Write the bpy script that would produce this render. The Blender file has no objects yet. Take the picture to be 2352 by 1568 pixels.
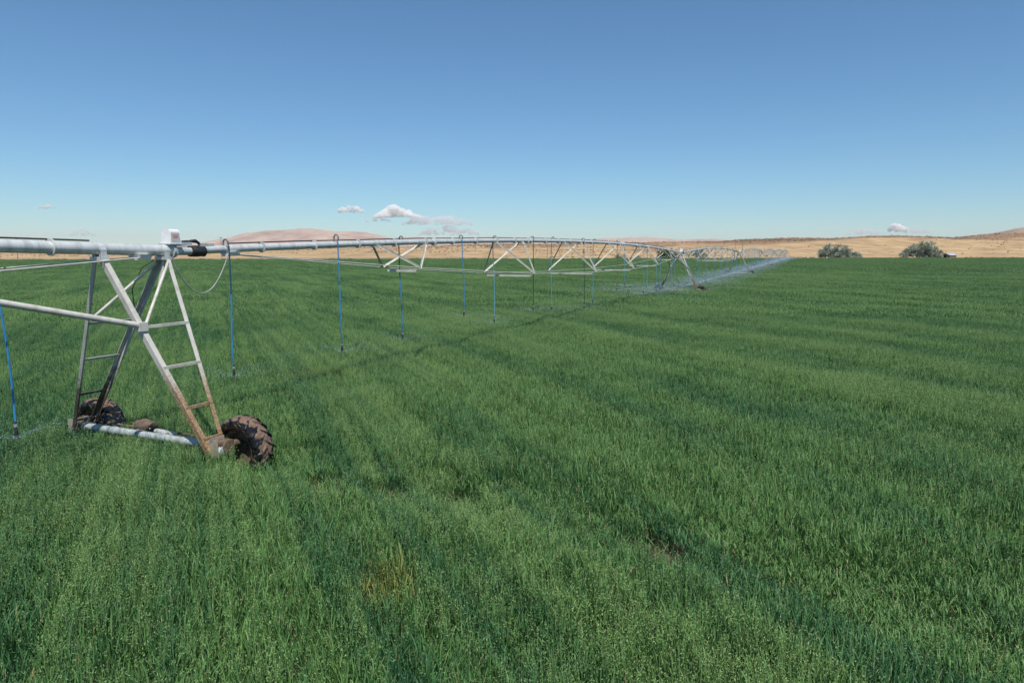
import bpy, math, random
import numpy as np
from mathutils import Vector, Matrix, noise as mnoise

random.seed(7)
rng = np.random.default_rng(11)
R = math.radians
scene = bpy.context.scene
COL = scene.collection

# ------------------------------------------------------------------ camera
CAM_H = 3.95
PITCH = R(7.36)
FPX, CX, CY = 1568.0, 1176.0, 784.0          # focal length and centre in photo pixels (2352 wide)
cam_d = bpy.data.cameras.new("camera")
cam_d.lens, cam_d.sensor_width = 24.0, 36.0
cam_d.clip_start, cam_d.clip_end = 0.05, 60000.0
cam = bpy.data.objects.new("camera", cam_d)
COL.objects.link(cam)
cam.location = (0, 0, CAM_H)
cam.rotation_euler = (R(90) - PITCH, 0, 0)
scene.camera = cam


def az(px):                                   # tan of the azimuth seen at photo column px on the horizon
    return (px - CX) / FPX * math.cos(PITCH)


# ------------------------------------------------------------------ helpers
def new_mat(name):
    m = bpy.data.materials.new(name)
    m.use_nodes = True
    nt = m.node_tree
    return m, nt, nt.nodes["Principled BSDF"]


def nd(nt, typ, **kw):
    n = nt.nodes.new(typ)
    for k, v in kw.items():
        setattr(n, k, v)
    return n


def ramp(nt, src, stops):
    r = nd(nt, "ShaderNodeValToRGB")
    e = r.color_ramp.elements
    while len(e) < len(stops):
        e.new(0.5)
    for i, (p, c) in enumerate(stops):
        e[i].position = p
        e[i].color = (c[0], c[1], c[2], 1) if len(c) == 3 else c
    nt.links.new(src, r.inputs[0])
    return r.outputs[0]


def mixc(nt, fac, a, b, blend="MIX"):
    n = nd(nt, "ShaderNodeMix", data_type="RGBA", blend_type=blend)
    for sock, v in ((n.inputs[0], fac), (n.inputs[6], a), (n.inputs[7], b)):
        if hasattr(v, "is_output"):
            nt.links.new(v, sock)
        elif isinstance(v, (int, float)):
            sock.default_value = v
        else:
            sock.default_value = (v[0], v[1], v[2], 1)
    return n.outputs[2]


def math_n(nt, op, a, b=None, c=None, clamp=False):
    n = nd(nt, "ShaderNodeMath", operation=op, use_clamp=clamp)
    for i, v in enumerate((a, b, c)):
        if v is None:
            continue
        if hasattr(v, "is_output"):
            nt.links.new(v, n.inputs[i])
        else:
            n.inputs[i].default_value = v
    return n.outputs[0]


def noise_n(nt, vec, scale, detail=4.0, rough=0.55, dist=0.0):
    n = nd(nt, "ShaderNodeTexNoise")
    n.inputs["Scale"].default_value = scale
    n.inputs["Detail"].default_value = detail
    n.inputs["Roughness"].default_value = rough
    n.inputs["Distortion"].default_value = dist
    if vec is not None:
        nt.links.new(vec, n.inputs["Vector"])
    return n.outputs["Fac"]


def smooth_n(nt, v, lo, hi):
    n = nd(nt, "ShaderNodeMapRange", interpolation_type="SMOOTHSTEP")
    n.inputs[1].default_value, n.inputs[2].default_value = lo, hi
    nt.links.new(v, n.inputs[0])
    return n.outputs[0]


def bump(nt, bsdf, h, strength=0.3, dist=0.02):
    b = nd(nt, "ShaderNodeBump")
    b.inputs["Strength"].default_value = strength
    b.inputs["Distance"].default_value = dist
    nt.links.new(h, b.inputs["Height"])
    nt.links.new(b.outputs[0], bsdf.inputs["Normal"])


class MB:
    """collects shapes, builds one mesh"""
    def __init__(self):
        self.v, self.f, self.m = [], [], []

    def add(self, vs, fs, mi=0):
        o = len(self.v)
        self.v += [tuple(p) for p in vs]
        self.f += [tuple(i + o for i in f) for f in fs]
        self.m += [mi] * len(fs)

    def tube(self, pts, rad, seg=10, cap=True, mi=0):
        pts = [Vector(p) for p in pts]
        n = len(pts)
        rads = rad if isinstance(rad, (list, tuple)) else [rad] * n
        vs, fs = [], []
        side = None
        for i, p in enumerate(pts):
            t = (pts[min(i + 1, n - 1)] - pts[max(i - 1, 0)]).normalized()
            if side is None:
                up = Vector((0, 0, 1)) if abs(t.z) < 0.9 else Vector((1, 0, 0))
                side = t.cross(up).normalized()
            else:
                side = (side - t * side.dot(t)).normalized()
            oth = t.cross(side)
            for k in range(seg):
                a = 2 * math.pi * k / seg
                vs.append(p + (side * math.cos(a) + oth * math.sin(a)) * rads[i])
        for i in range(n - 1):
            for k in range(seg):
                k2 = (k + 1) % seg
                fs.append((i * seg + k, i * seg + k2, (i + 1) * seg + k2, (i + 1) * seg + k))
        if cap:
            fs.append(tuple(range(seg - 1, -1, -1)))
            fs.append(tuple((n - 1) * seg + k for k in range(seg)))
        self.add(vs, fs, mi)

    def bar(self, p, q, w, h, up=(0, 0, 1), mi=0):
        p, q = Vector(p), Vector(q)
        t = (q - p).normalized()
        u = Vector(up)
        s = t.cross(u).normalized() * (w / 2)
        u = s.cross(t).normalized() * (h / 2)
        vs = [a + i * s + j * u for a in (p, q) for i, j in ((-1, -1), (1, -1), (1, 1), (-1, 1))]
        self.add(vs, [(0, 1, 2, 3), (7, 6, 5, 4), (0, 4, 5, 1), (1, 5, 6, 2), (2, 6, 7, 3), (3, 7, 4, 0)], mi)

    def angle(self, p, q, w, d1, d2, t=0.008, mi=0):
        """L section: the corner runs p-q, flanges spread along d1 and d2"""
        p, q = Vector(p), Vector(q)
        ax = (q - p).normalized()
        a = Vector(d1); a = (a - ax * a.dot(ax)).normalized()
        b = Vector(d2); b = (b - ax * b.dot(ax)); b = (b - a * b.dot(a)).normalized()
        prof = [(0, 0), (w, 0), (w, t), (t, t), (t, w), (0, w)]
        vs = [o + a * x + b * y for o in (p, q) for x, y in prof]
        fs = [(i, (i + 1) % 6, 6 + (i + 1) % 6, 6 + i) for i in range(6)]
        fs += [(5, 4, 3, 0), (3, 2, 1, 0), (6, 9, 10, 11), (6, 7, 8, 9)]
        self.add(vs, fs, mi)

    def box(self, c, s, rot=None, mi=0, taper=1.0):
        c = Vector(c)
        vs = []
        for z in (-.5, .5):
            k = 1.0 if z < 0 else taper
            for x, y in ((-.5, -.5), (.5, -.5), (.5, .5), (-.5, .5)):
                v = Vector((x * s[0] * k, y * s[1] * k, z * s[2]))
                vs.append(c + (rot @ v if rot else v))
        self.add(vs, [(3, 2, 1, 0), (4, 5, 6, 7), (0, 1, 5, 4), (1, 2, 6, 5), (2, 3, 7, 6), (3, 0, 4, 7)], mi)

    def lathe(self, prof, axis="Y", seg=32, c=(0, 0, 0), mi=0, closed=True):
        """prof: (radius, offset along the axis)"""
        n = len(prof)
        vs, fs = [], []
        for k in range(seg):
            a = 2 * math.pi * k / seg
            ca, sa = math.cos(a), math.sin(a)
            for r, o in prof:
                if axis == "Y":
                    vs.append((c[0] + r * ca, c[1] + o, c[2] + r * sa))
                elif axis == "X":
                    vs.append((c[0] + o, c[1] + r * ca, c[2] + r * sa))
                else:
                    vs.append((c[0] + r * ca, c[1] + r * sa, c[2] + o))
        m = n if closed else n - 1
        for k in range(seg):
            k2 = (k + 1) % seg
            for i in range(m):
                j = (i + 1) % n
                fs.append((k * n + i, k * n + j, k2 * n + j, k2 * n + i))
        self.add(vs, fs, mi)

    def build(self, name, mats, parent=None, loc=None, smooth=35):
        me = bpy.data.meshes.new(name)
        me.from_pydata(self.v, [], self.f)
        mats = mats if isinstance(mats, (list, tuple)) else [mats]
        for m in mats:
            me.materials.append(m)
        if len(mats) > 1:
            me.polygons.foreach_set("material_index", self.m)
        if smooth:
            me.polygons.foreach_set("use_smooth", [True] * len(me.polygons))
            me.set_sharp_from_angle(angle=R(smooth))
        me.update()
        return link(name, me, parent, loc)


def link(name, data, parent=None, loc=None):
    o = bpy.data.objects.new(name, data)
    COL.objects.link(o)
    if parent is not None:
        o.parent = parent
    if loc is not None:
        o.location = loc
    return o


def tag(o, label=None, cat=None, group=None, kind=None):
    if label: o["label"] = label
    if cat: o["category"] = cat
    if group: o["group"] = group
    if kind: o["kind"] = kind
    return o


def empty(name, loc=(0, 0, 0), rot=(0, 0, 0)):
    o = link(name, None, None, loc)
    o.rotation_euler = rot
    return o


def copy_tree(o, parent=None):
    c = o.copy()
    COL.objects.link(c)
    if parent is not None:
        c.parent = parent
    for ch in list(o.children):
        copy_tree(ch, c)
    return c


def raw_mesh(name, v, loops, sizes, mats=(), mi=None, attrs=None):
    """fast mesh from numpy arrays"""
    me = bpy.data.meshes.new(name)
    me.vertices.add(len(v))
    me.vertices.foreach_set("co", np.asarray(v, np.float32).ravel())
    me.loops.add(len(loops))
    me.loops.foreach_set("vertex_index", np.asarray(loops, np.int32))
    me.polygons.add(len(sizes))
    st = np.concatenate(([0], np.cumsum(sizes)[:-1])).astype(np.int32)
    me.polygons.foreach_set("loop_start", st)
    me.polygons.foreach_set("loop_total", np.asarray(sizes, np.int32))
    for m in mats:
        me.materials.append(m)
    if mi is not None:
        me.polygons.foreach_set("material_index", np.asarray(mi, np.int32))
    me.update(calc_edges=True)
    if attrs:
        for k, arr in attrs.items():
            a = me.attributes.new(k, "FLOAT", "POINT")
            a.data.foreach_set("value", np.asarray(arr, np.float32))
    return me


def scatter(name, pts, rot, scl, idx, sources, parent=None):
    """one object whose vertices carry instances of the source meshes"""
    me = bpy.data.meshes.new(name)
    me.vertices.add(len(pts))
    me.vertices.foreach_set("co", np.asarray(pts, np.float32).ravel())
    a = me.attributes.new("rot", "FLOAT_VECTOR", "POINT")
    r3 = np.asarray(rot, np.float32)
    if r3.ndim == 1:
        r3 = np.stack([np.zeros_like(r3), np.zeros_like(r3), r3], 1)
    a.data.foreach_set("vector", r3.ravel())
    a = me.attributes.new("scl", "FLOAT_VECTOR", "POINT")
    a.data.foreach_set("vector", np.asarray(scl, np.float32).ravel())
    a = me.attributes.new("idx", "INT", "POINT")
    a.data.foreach_set("value", np.asarray(idx, np.int32))
    c = bpy.data.collections.new(name + "_pieces")
    for i, s in enumerate(sources):
        o = bpy.data.objects.new(f"{name}_piece_{i:03d}", s)
        c.objects.link(o)
    o = link(name, me, parent)
    ng = bpy.data.node_groups.new(name + "_scatter", "GeometryNodeTree")
    ng.interface.new_socket("Geometry", in_out="INPUT", socket_type="NodeSocketGeometry")
    ng.interface.new_socket("Geometry", in_out="OUTPUT", socket_type="NodeSocketGeometry")
    gi, go = ng.nodes.new("NodeGroupInput"), ng.nodes.new("NodeGroupOutput")
    iop = ng.nodes.new("GeometryNodeInstanceOnPoints")
    ci = ng.nodes.new("GeometryNodeCollectionInfo")
    ci.inputs["Collection"].default_value = c
    ci.inputs["Separate Children"].default_value = True
    ci.inputs["Reset Children"].default_value = True
    L = ng.links.new
    L(gi.outputs[0], iop.inputs["Points"])
    L(ci.outputs[0], iop.inputs["Instance"])
    iop.inputs["Pick Instance"].default_value = True

    def na(n, t):
        x = ng.nodes.new("GeometryNodeInputNamedAttribute")
        x.data_type = t
        x.inputs["Name"].default_value = n
        return x.outputs["Attribute"]
    L(na("idx", "INT"), iop.inputs["Instance Index"])
    e2r = ng.nodes.new("FunctionNodeEulerToRotation")
    L(na("rot", "FLOAT_VECTOR"), e2r.inputs[0])
    L(e2r.outputs[0], iop.inputs["Rotation"])
    L(na("scl", "FLOAT_VECTOR"), iop.inputs["Scale"])
    L(iop.outputs[0], go.inputs[0])
    md = o.modifiers.new("scatter", "NODES")
    md.node_group = ng
    return o


def sstep(x, a, b):
    t = np.clip((np.asarray(x, float) - a) / (b - a), 0, 1)
    return t * t * (3 - 2 * t)


# ------------------------------------------------------------------ layout of the irrigation line
TH = math.atan(az(1870.0))                     # heading of the pipe line from the view axis
D = Vector((math.sin(TH), math.cos(TH), 0))    # along the pipe, away from the camera
E = Vector((math.cos(TH), -math.sin(TH), 0))   # across the pipe, to the near side
HEAD = math.atan2(D.y, D.x)
SPAN = 54.9
PIPE_H = 3.99
Y1 = 13.2
X1 = (405 - CX) / FPX * (Y1 * math.cos(PITCH) - 0.1 * math.sin(PITCH))
NT = 7


def field_z(x, y):
    return 0.95 * sstep(y, 50, 320)


def edge_s(x, y):                              # metres beyond the far edge of the crop
    return (np.asarray(y) - 0.246 * np.asarray(x) - 314.0) / 1.03


def tref(k):
    x, y = X1 + D.x * SPAN * k, Y1 + D.y * SPAN * k
    return Vector((x, y, PIPE_H + float(field_z(x, y))))


# ------------------------------------------------------------------ materials
def mat_metal(name, base, dirt=None, rough=0.45, metallic=0.0, scale=6.0, amount=0.45, streak=(1, 1, 1), grime=None):
    m, nt, b = new_mat(name)
    tc = nd(nt, "ShaderNodeTexCoord").outputs["Object"]
    mp = nd(nt, "ShaderNodeMapping")
    mp.inputs["Scale"].default_value = streak
    nt.links.new(tc, mp.inputs[0])
    n1 = noise_n(nt, mp.outputs[0], scale, 6, 0.65)
    dark = tuple(c * (1 - amount) for c in base) if dirt is None else dirt
    col = mixc(nt, smooth_n(nt, n1, 0.38, 0.72), base, dark)
    if grime is not None:                      # mud and rust that climbs from the wheels
        gz = nd(nt, "ShaderNodeSeparateXYZ")
        nt.links.new(tc, gz.inputs[0])
        n2 = noise_n(nt, tc, 9.0, 5, 0.7)
        hgt = math_n(nt, "MULTIPLY_ADD", n2, 1.5, gz.outputs[2])
        f = smooth_n(nt, hgt, grime[0] + 0.9, grime[0])
        rc = mixc(nt, smooth_n(nt, noise_n(nt, tc, 24.0, 4, 0.7), 0.35, 0.65), grime[1], grime[2])
        col = mixc(nt, f, col, rc)
    nt.links.new(col, b.inputs["Base Color"])
    b.inputs["Roughness"].default_value = rough
    b.inputs["Metallic"].default_value = metallic
    bump(nt, b, n1, 0.08, 0.01)
    return m


M = {}
M["galv"] = mat_metal("galvanised_steel", (0.66, 0.67, 0.65), (0.43, 0.46, 0.45), 0.45, 0.25, 3.2, streak=(2.6, .7, .7))
M["paint"] = mat_metal("weathered_white_steel", (0.61, 0.585, 0.52), (0.42, 0.40, 0.34), 0.5, 0.0, 5.0)
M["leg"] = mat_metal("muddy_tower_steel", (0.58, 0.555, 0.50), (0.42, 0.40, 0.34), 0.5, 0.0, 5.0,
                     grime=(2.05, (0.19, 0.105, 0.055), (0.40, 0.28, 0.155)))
M["shaded_leg"] = mat_metal("shaded_grimy_tower_steel", (0.50, 0.50, 0.45), (0.34, 0.33, 0.28), 0.5, 0.0, 5.0,
                          grime=(1.9, (0.045, 0.038, 0.03), (0.10, 0.075, 0.05)))  # wet mud on the far legs, plus their shade put into the colour
M["beam"] = mat_metal("mottled_zinc", (0.50, 0.53, 0.53), (0.27, 0.30, 0.31), 0.5, 0.15, 7.0)
M["white"] = mat_metal("white_enamel", (0.80, 0.80, 0.78), (0.72, 0.71, 0.68), 0.35, 0, 9.0)
M["panel"] = mat_metal("shade_grey_enamel", (0.46, 0.46, 0.45), (0.40, 0.40, 0.39), 0.4, 0, 9.0)  # greyed to put the box's shaded side into its door; motor shares it
M["plate"] = mat_metal("dusty_plate", (0.36, 0.31, 0.24), (0.24, 0.19, 0.13), 0.7, 0, 8.0)
M["rubber"] = mat_metal("black_rubber", (0.018, 0.018, 0.02), (0.04, 0.038, 0.035), 0.5, 0, 12.0)
M["cable"] = mat_metal("black_cable", (0.022, 0.020, 0.026), (0.035, 0.03, 0.035), 0.5, 0, 12.0)
M["grey_cable"] = mat_metal("grey_cable", (0.30, 0.31, 0.29), (0.18, 0.18, 0.17), 0.5, 0, 6.0)
M["bluehose"] = mat_metal("blue_hose", (0.04, 0.24, 0.48), (0.025, 0.15, 0.32), 0.45, 0, 3.0)
M["darkblue"] = mat_metal("dark_blue_hose", (0.025, 0.085, 0.16), (0.015, 0.05, 0.09), 0.45, 0, 3.0)
M["blackhose"] = mat_metal("black_hose", (0.022, 0.024, 0.024), (0.045, 0.045, 0.04), 0.5, 0, 3.0)
M["palehose"] = mat_metal("faded_blue_hose", (0.11, 0.33, 0.50), (0.08, 0.24, 0.36), 0.5, 0, 3.0)
M["redhose"] = mat_metal("rust_red_hose", (0.22, 0.055, 0.04), (0.30, 0.17, 0.12), 0.5, 0, 3.0)
M["fitting"] = mat_metal("dark_fitting", (0.05, 0.055, 0.05), (0.02, 0.02, 0.02), 0.5, 0, 20.0)
M["weight"] = mat_metal("grey_weight", (0.30, 0.32, 0.32), (0.2, 0.2, 0.2), 0.5, 0, 20.0)
M["neck"] = mat_metal("dull_gooseneck_steel", (0.22, 0.23, 0.24), (0.12, 0.12, 0.13), 0.45, 0.3, 12.0)
M["red"] = mat_metal("red_label", (0.55, 0.07, 0.045), (0.5, 0.09, 0.06), 0.5, 0, 30.0)
M["wood"] = mat_metal("weathered_wood", (0.24, 0.18, 0.13), (0.13, 0.10, 0.075), 0.8, 0, 2.0, streak=(4, 4, .5))
M["tin"] = mat_metal("bleached_tin_roof", (0.55, 0.58, 0.62), (0.40, 0.42, 0.46), 0.45, 0.2, 1.0)
M["dark"] = mat_metal("opening_shade", (0.02, 0.018, 0.016), None, 0.9, 0, 2.0)  # near-black colour for the shade inside the shed's opening
M["hive"] = mat_metal("pale_hive_paint", (0.72, 0.69, 0.60), (0.6, 0.56, 0.47), 0.6, 0, 4.0)


def mat_tyre():
    m, nt, b = new_mat("wet_tyre_rubber")
    tc = nd(nt, "ShaderNodeTexCoord").outputs["Object"]
    n1 = noise_n(nt, tc, 7.0, 6, 0.65)
    sx = nd(nt, "ShaderNodeSeparateXYZ")
    nt.links.new(tc, sx.inputs[0])
    lat = math_n(nt, "MULTIPLY", math_n(nt, "SUBTRACT", 0.125, math_n(nt, "ABSOLUTE", sx.outputs[0])), 1.4)
    f = smooth_n(nt, math_n(nt, "ADD", n1, lat), 0.50, 0.60)
    mud = mixc(nt, noise_n(nt, tc, 30, 4, 0.7), (0.12, 0.078, 0.052), (0.27, 0.185, 0.13))
    nt.links.new(mixc(nt, f, (0.012, 0.012, 0.013), mud), b.inputs["Base Color"])
    rr = nd(nt, "ShaderNodeMapRange")
    nt.links.new(f, rr.inputs[0])
    rr.inputs[3].default_value, rr.inputs[4].default_value = 0.22, 0.85
    nt.links.new(rr.outputs[0], b.inputs["Roughness"])
    bump(nt, b, n1, 0.3, 0.02)
    return m


def mat_mud():
    m, nt, b = new_mat("caked_mud")
    tc = nd(nt, "ShaderNodeTexCoord").outputs["Object"]
    n1 = noise_n(nt, tc, 16.0, 8, 0.75)
    nt.links.new(ramp(nt, n1, [(0.3, (0.06, 0.038, 0.026)), (0.5, (0.17, 0.108, 0.075)), (0.72, (0.30, 0.20, 0.145))]),
                 b.inputs["Base Color"])
    b.inputs["Roughness"].default_value = 0.85
    bump(nt, b, n1, 0.6, 0.03)
    return m


M["tyre"], M["mud"] = mat_tyre(), mat_mud()
M["mudded"] = mat_metal("mud_smeared_steel", (0.17, 0.115, 0.075), (0.06, 0.045, 0.035), 0.7, 0, 10.0)


def dry_mask_nodes(nt, pos):
    """real yellowed plants: the straw clump near the wheel track"""
    def blob(x, y, rx, ry):
        mp = nd(nt, "ShaderNodeMapping")
        mp.inputs["Location"].default_value = (-x / rx, -y / ry, 0)
        mp.inputs["Scale"].default_value = (1 / rx, 1 / ry, 0)
        nt.links.new(pos, mp.inputs[0])
        ln = nd(nt, "ShaderNodeVectorMath", operation="LENGTH")
        nt.links.new(mp.outputs[0], ln.inputs[0])
        return smooth_n(nt, ln.outputs["Value"], 1.0, 0.3)
    a = blob(-1.36, 7.0, 0.42, 0.75)
    c = blob(-5.7, 19.5, 1.6, 1.2)
    return math_n(nt, "MULTIPLY", a, smooth_n(nt, noise_n(nt, pos, 4.0, 3, 0.6), 0.36, 0.5)), math_n(nt, "MULTIPLY", c, 0.4)


PIV = Vector((X1, Y1, 0)) - D * 62.0           # centre that the wheel tracks and seed rows bend round


ROW = Vector((0.42, -0.907, 0))                # seed rows run this way over the field
ROWN = Vector((0.907, 0.42, 0))


def row_vector(nt, pos, ku=1.0, kv=0.1):
    """coordinates across and along the seed rows"""
    du = nd(nt, "ShaderNodeVectorMath", operation="DOT_PRODUCT")
    dv = nd(nt, "ShaderNodeVectorMath", operation="DOT_PRODUCT")
    nt.links.new(pos, du.inputs[0]); nt.links.new(pos, dv.inputs[0])
    du.inputs[1].default_value = ROWN * ku
    dv.inputs[1].default_value = ROW * kv
    cb = nd(nt, "ShaderNodeCombineXYZ")
    nt.links.new(du.outputs["Value"], cb.inputs[0])
    nt.links.new(dv.outputs["Value"], cb.inputs[1])
    return cb.outputs[0]


def mat_leaf(name, cols, head=False):
    m, nt, b = new_mat(name)
    pos = nd(nt, "ShaderNodeNewGeometry").outputs["Position"]
    at = nd(nt, "ShaderNodeAttribute", attribute_name="tint").outputs["Fac"]
    rows = noise_n(nt, row_vector(nt, pos, 0.42, 0.045), 1.0, 3, 0.6, 0.5)
    fine = noise_n(nt, row_vector(nt, pos, 3.4, 0.10), 1.0, 2, 0.5, 0.2)
    big = noise_n(nt, pos, 0.05, 3, 0.5)
    mid = noise_n(nt, pos, 0.6, 3, 0.6)
    w = math_n(nt, "ADD", math_n(nt, "ADD", math_n(nt, "MULTIPLY", rows, 0.40), math_n(nt, "MULTIPLY", fine, 0.33)),
               math_n(nt, "ADD", math_n(nt, "MULTIPLY", big, 0.15), math_n(nt, "MULTIPLY", mid, 0.15)))
    w = smooth_n(nt, w, 0.42, 0.58)
    c = mixc(nt, at, cols[0], cols[1])
    c2 = mixc(nt, at, cols[2], cols[3])
    c = mixc(nt, w, c, c2)
    d1, d2 = dry_mask_nodes(nt, pos)
    rnd = smooth_n(nt, at, 0.35, 0.6)
    c = mixc(nt, math_n(nt, "MULTIPLY", d1, math_n(nt, "ADD", math_n(nt, "MULTIPLY", rnd, 0.55), 0.02), clamp=True), c, (0.52, 0.40, 0.09))
    c = mixc(nt, math_n(nt, "MULTIPLY", d2, rnd), c, (0.22, 0.22, 0.06))
    straw = smooth_n(nt, at, 0.988, 0.992)     # a few withered leaves everywhere
    c = mixc(nt, straw, c, (0.30, 0.23, 0.11))
    nt.links.new(c, b.inputs["Base Color"])
    b.inputs["Roughness"].default_value = 0.52
    b.inputs["Specular IOR Level"].default_value = 0.32
    tr = nd(nt, "ShaderNodeBsdfTranslucent")
    nt.links.new(mixc(nt, 0.35, c, (0.12, 0.22, 0.03)), tr.inputs["Color"])
    mx = nd(nt, "ShaderNodeMixShader")
    mx.inputs[0].default_value = 0.15
    nt.links.new(b.outputs[0], mx.inputs[1])
    nt.links.new(tr.outputs[0], mx.inputs[2])
    nt.links.new(mx.outputs[0], nt.nodes["Material Output"].inputs["Surface"])
    return m


M["leaf"] = mat_leaf("oat_leaf", [(0.014, 0.072, 0.031), (0.070, 0.194, 0.073), (0.045, 0.138, 0.040), (0.172, 0.320, 0.092)])
M["head"] = mat_leaf("oat_panicle", [(0.076, 0.190, 0.064), (0.180, 0.310, 0.112), (0.150, 0.275, 0.080), (0.310, 0.430, 0.165)])


def mat_ground():
    m, nt, b = new_mat("ground_soil_and_dry_grass")
    pos = nd(nt, "ShaderNodeNewGeometry").outputs["Position"]
    sp = nd(nt, "ShaderNodeSeparateXYZ")
    nt.links.new(pos, sp.inputs[0])
    s = math_n(nt, "SUBTRACT", sp.outputs[1], math_n(nt, "MULTIPLY_ADD", sp.outputs[0], 0.246, 314.0))
    n1 = noise_n(nt, pos, 3.0, 6, 0.7)
    soil = ramp(nt, n1, [(0.3, (0.035, 0.026, 0.018)), (0.7, (0.10, 0.07, 0.048))])
    # dry hills: straw grass with sage patches and bare streaks
    mp = nd(nt, "ShaderNodeMapping")
    mp.inputs["Scale"].default_value = (1.0, 0.45, 3.0)
    nt.links.new(pos, mp.inputs[0])
    g1 = noise_n(nt, mp.outputs[0], 0.012, 6, 0.6)
    g2 = noise_n(nt, mp.outputs[0], 0.07, 5, 0.65)
    g3 = noise_n(nt, pos, 0.5, 4, 0.7)
    straw = ramp(nt, g2, [(0.32, (0.27, 0.18, 0.10)), (0.5, (0.44, 0.30, 0.16)), (0.68, (0.54, 0.39, 0.225))])
    straw = mixc(nt, math_n(nt, "MULTIPLY", smooth_n(nt, g3, 0.5, 0.75), 0.5), straw, (0.25, 0.19, 0.105))
    sage = ramp(nt, g3, [(0.35, (0.17, 0.108, 0.066)), (0.65, (0.33, 0.21, 0.125))])
    hz = math_n(nt, "MULTIPLY_ADD", sp.outputs[2], 0.006, g1)
    c = mixc(nt, smooth_n(nt, hz, 0.585, 0.68), straw, sage)
    c = mixc(nt, math_n(nt, "MULTIPLY", smooth_n(nt, noise_n(nt, mp.outputs[0], 0.03, 4, 0.6), 0.56, 0.70), 0.6), c, (0.22, 0.17, 0.11))
    up = math_n(nt, "MULTIPLY_ADD", g1, 260.0, sp.outputs[1])
    bandr = math_n(nt, "MULTIPLY", smooth_n(nt, up, 800.0, 880.0), smooth_n(nt, sp.outputs[0], 160.0, 360.0))
    bandl = math_n(nt, "MULTIPLY", smooth_n(nt, up, 1060.0, 1250.0), 0.6)
    c = mixc(nt, math_n(nt, "MAXIMUM", math_n(nt, "MULTIPLY", bandr, 0.85), bandl), c, sage)
    fal = math_n(nt, "MULTIPLY", smooth_n(nt, math_n(nt, "ADD", s, math_n(nt, "MULTIPLY", g1, 60.0)), 150.0, 105.0), smooth_n(nt, sp.outputs[0], 40.0, -60.0))
    c = mixc(nt, math_n(nt, "MULTIPLY", fal, 0.75), c, ramp(nt, g3, [(0.3, (0.20, 0.135, 0.09)), (0.7, (0.34, 0.235, 0.16))]))
    # worn track and pale rubble along the crop
    road = ramp(nt, g3, [(0.3, (0.34, 0.28, 0.21)), (0.7, (0.50, 0.43, 0.34))])
    sj = math_n(nt, "ADD", s, math_n(nt, "MULTIPLY", noise_n(nt, pos, 0.15, 3, 0.6), 6.0))
    c = mixc(nt, smooth_n(nt, sj, 22.0, 12.0), c, road)
    fs = smooth_n(nt, s, 0.5, -0.5)
    c = mixc(nt, fs, c, soil)
    nt.links.new(c, b.inputs["Base Color"])
    b.inputs["Roughness"].default_value = 0.95
    b.inputs["Specular IOR Level"].default_value = 0.1
    bump(nt, b, n1, 0.5, 0.05)
    return m


M["ground"] = mat_ground()


def mat_mountain(name, stops):
    m, nt, b = new_mat(name)
    pos = nd(nt, "ShaderNodeNewGeometry").outputs["Position"]
    n = noise_n(nt, pos, 0.0022, 7, 0.62)
    n2 = noise_n(nt, pos, 0.008, 5, 0.65)
    c = ramp(nt, n, stops)
    c = mixc(nt, math_n(nt, "MULTIPLY", smooth_n(nt, n2, 0.55, 0.68), 0.5), c, (0.16, 0.115, 0.09))
    nt.links.new(c, b.inputs["Base Color"])
    b.inputs["Roughness"].default_value = 1.0
    b.inputs["Specular IOR Level"].default_value = 0.0
    return m


M["mountain"] = mat_mountain("hazed_pale_dry_mountain", [(0.36, (0.31, 0.215, 0.175)), (0.5, (0.42, 0.31, 0.25)), (0.66, (0.49, 0.38, 0.30))])  # pinkish dry grass, with distance haze mixed into the colour
M["slope"] = mat_mountain("brown_dry_slope", [(0.36, (0.19, 0.125, 0.09)), (0.5, (0.28, 0.20, 0.145)), (0.66, (0.35, 0.26, 0.19))])


def mat_bush(name, a, c, tr=0.2):
    m, nt, b = new_mat(name)
    at = nd(nt, "ShaderNodeAttribute", attribute_name="tint").outputs["Fac"]
    col = mixc(nt, at, a, c)
    nt.links.new(col, b.inputs["Base Color"])
    b.inputs["Roughness"].default_value = 0.6
    t = nd(nt, "ShaderNodeBsdfTranslucent")
    nt.links.new(col, t.inputs["Color"])
    mx = nd(nt, "ShaderNodeMixShader")
    mx.inputs[0].default_value = tr
    nt.links.new(b.outputs[0], mx.inputs[1])
    nt.links.new(t.outputs[0], mx.inputs[2])
    nt.links.new(mx.outputs[0], nt.nodes["Material Output"].inputs["Surface"])
    return m


M["olive"] = mat_bush("grey_green_foliage", (0.17, 0.205, 0.15), (0.36, 0.41, 0.32))
M["tree"] = mat_bush("green_foliage", (0.035, 0.075, 0.022), (0.09, 0.145, 0.045))
M["sage"] = mat_bush("sagebrush_foliage", (0.22, 0.155, 0.09), (0.40, 0.30, 0.18))
M["bark"] = mat_metal("grey_bark", (0.12, 0.095, 0.07), (0.06, 0.05, 0.04), 0.9, 0, 4.0)


def mat_spray():
    m, nt, b = new_mat("water_droplets")
    b.inputs["Base Color"].default_value = (0.62, 0.72, 0.86, 1)
    b.inputs["Roughness"].default_value = 0.15
    t = nd(nt, "ShaderNodeBsdfTranslucent")
    t.inputs["Color"].default_value = (0.62, 0.72, 0.86, 1)
    mx = nd(nt, "ShaderNodeMixShader")
    mx.inputs[0].default_value = 0.5
    nt.links.new(b.outputs[0], mx.inputs[1])
    nt.links.new(t.outputs[0], mx.inputs[2])
    nt.links.new(mx.outputs[0], nt.nodes["Material Output"].inputs["Surface"])
    return m


M["spray"] = mat_spray()

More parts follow.
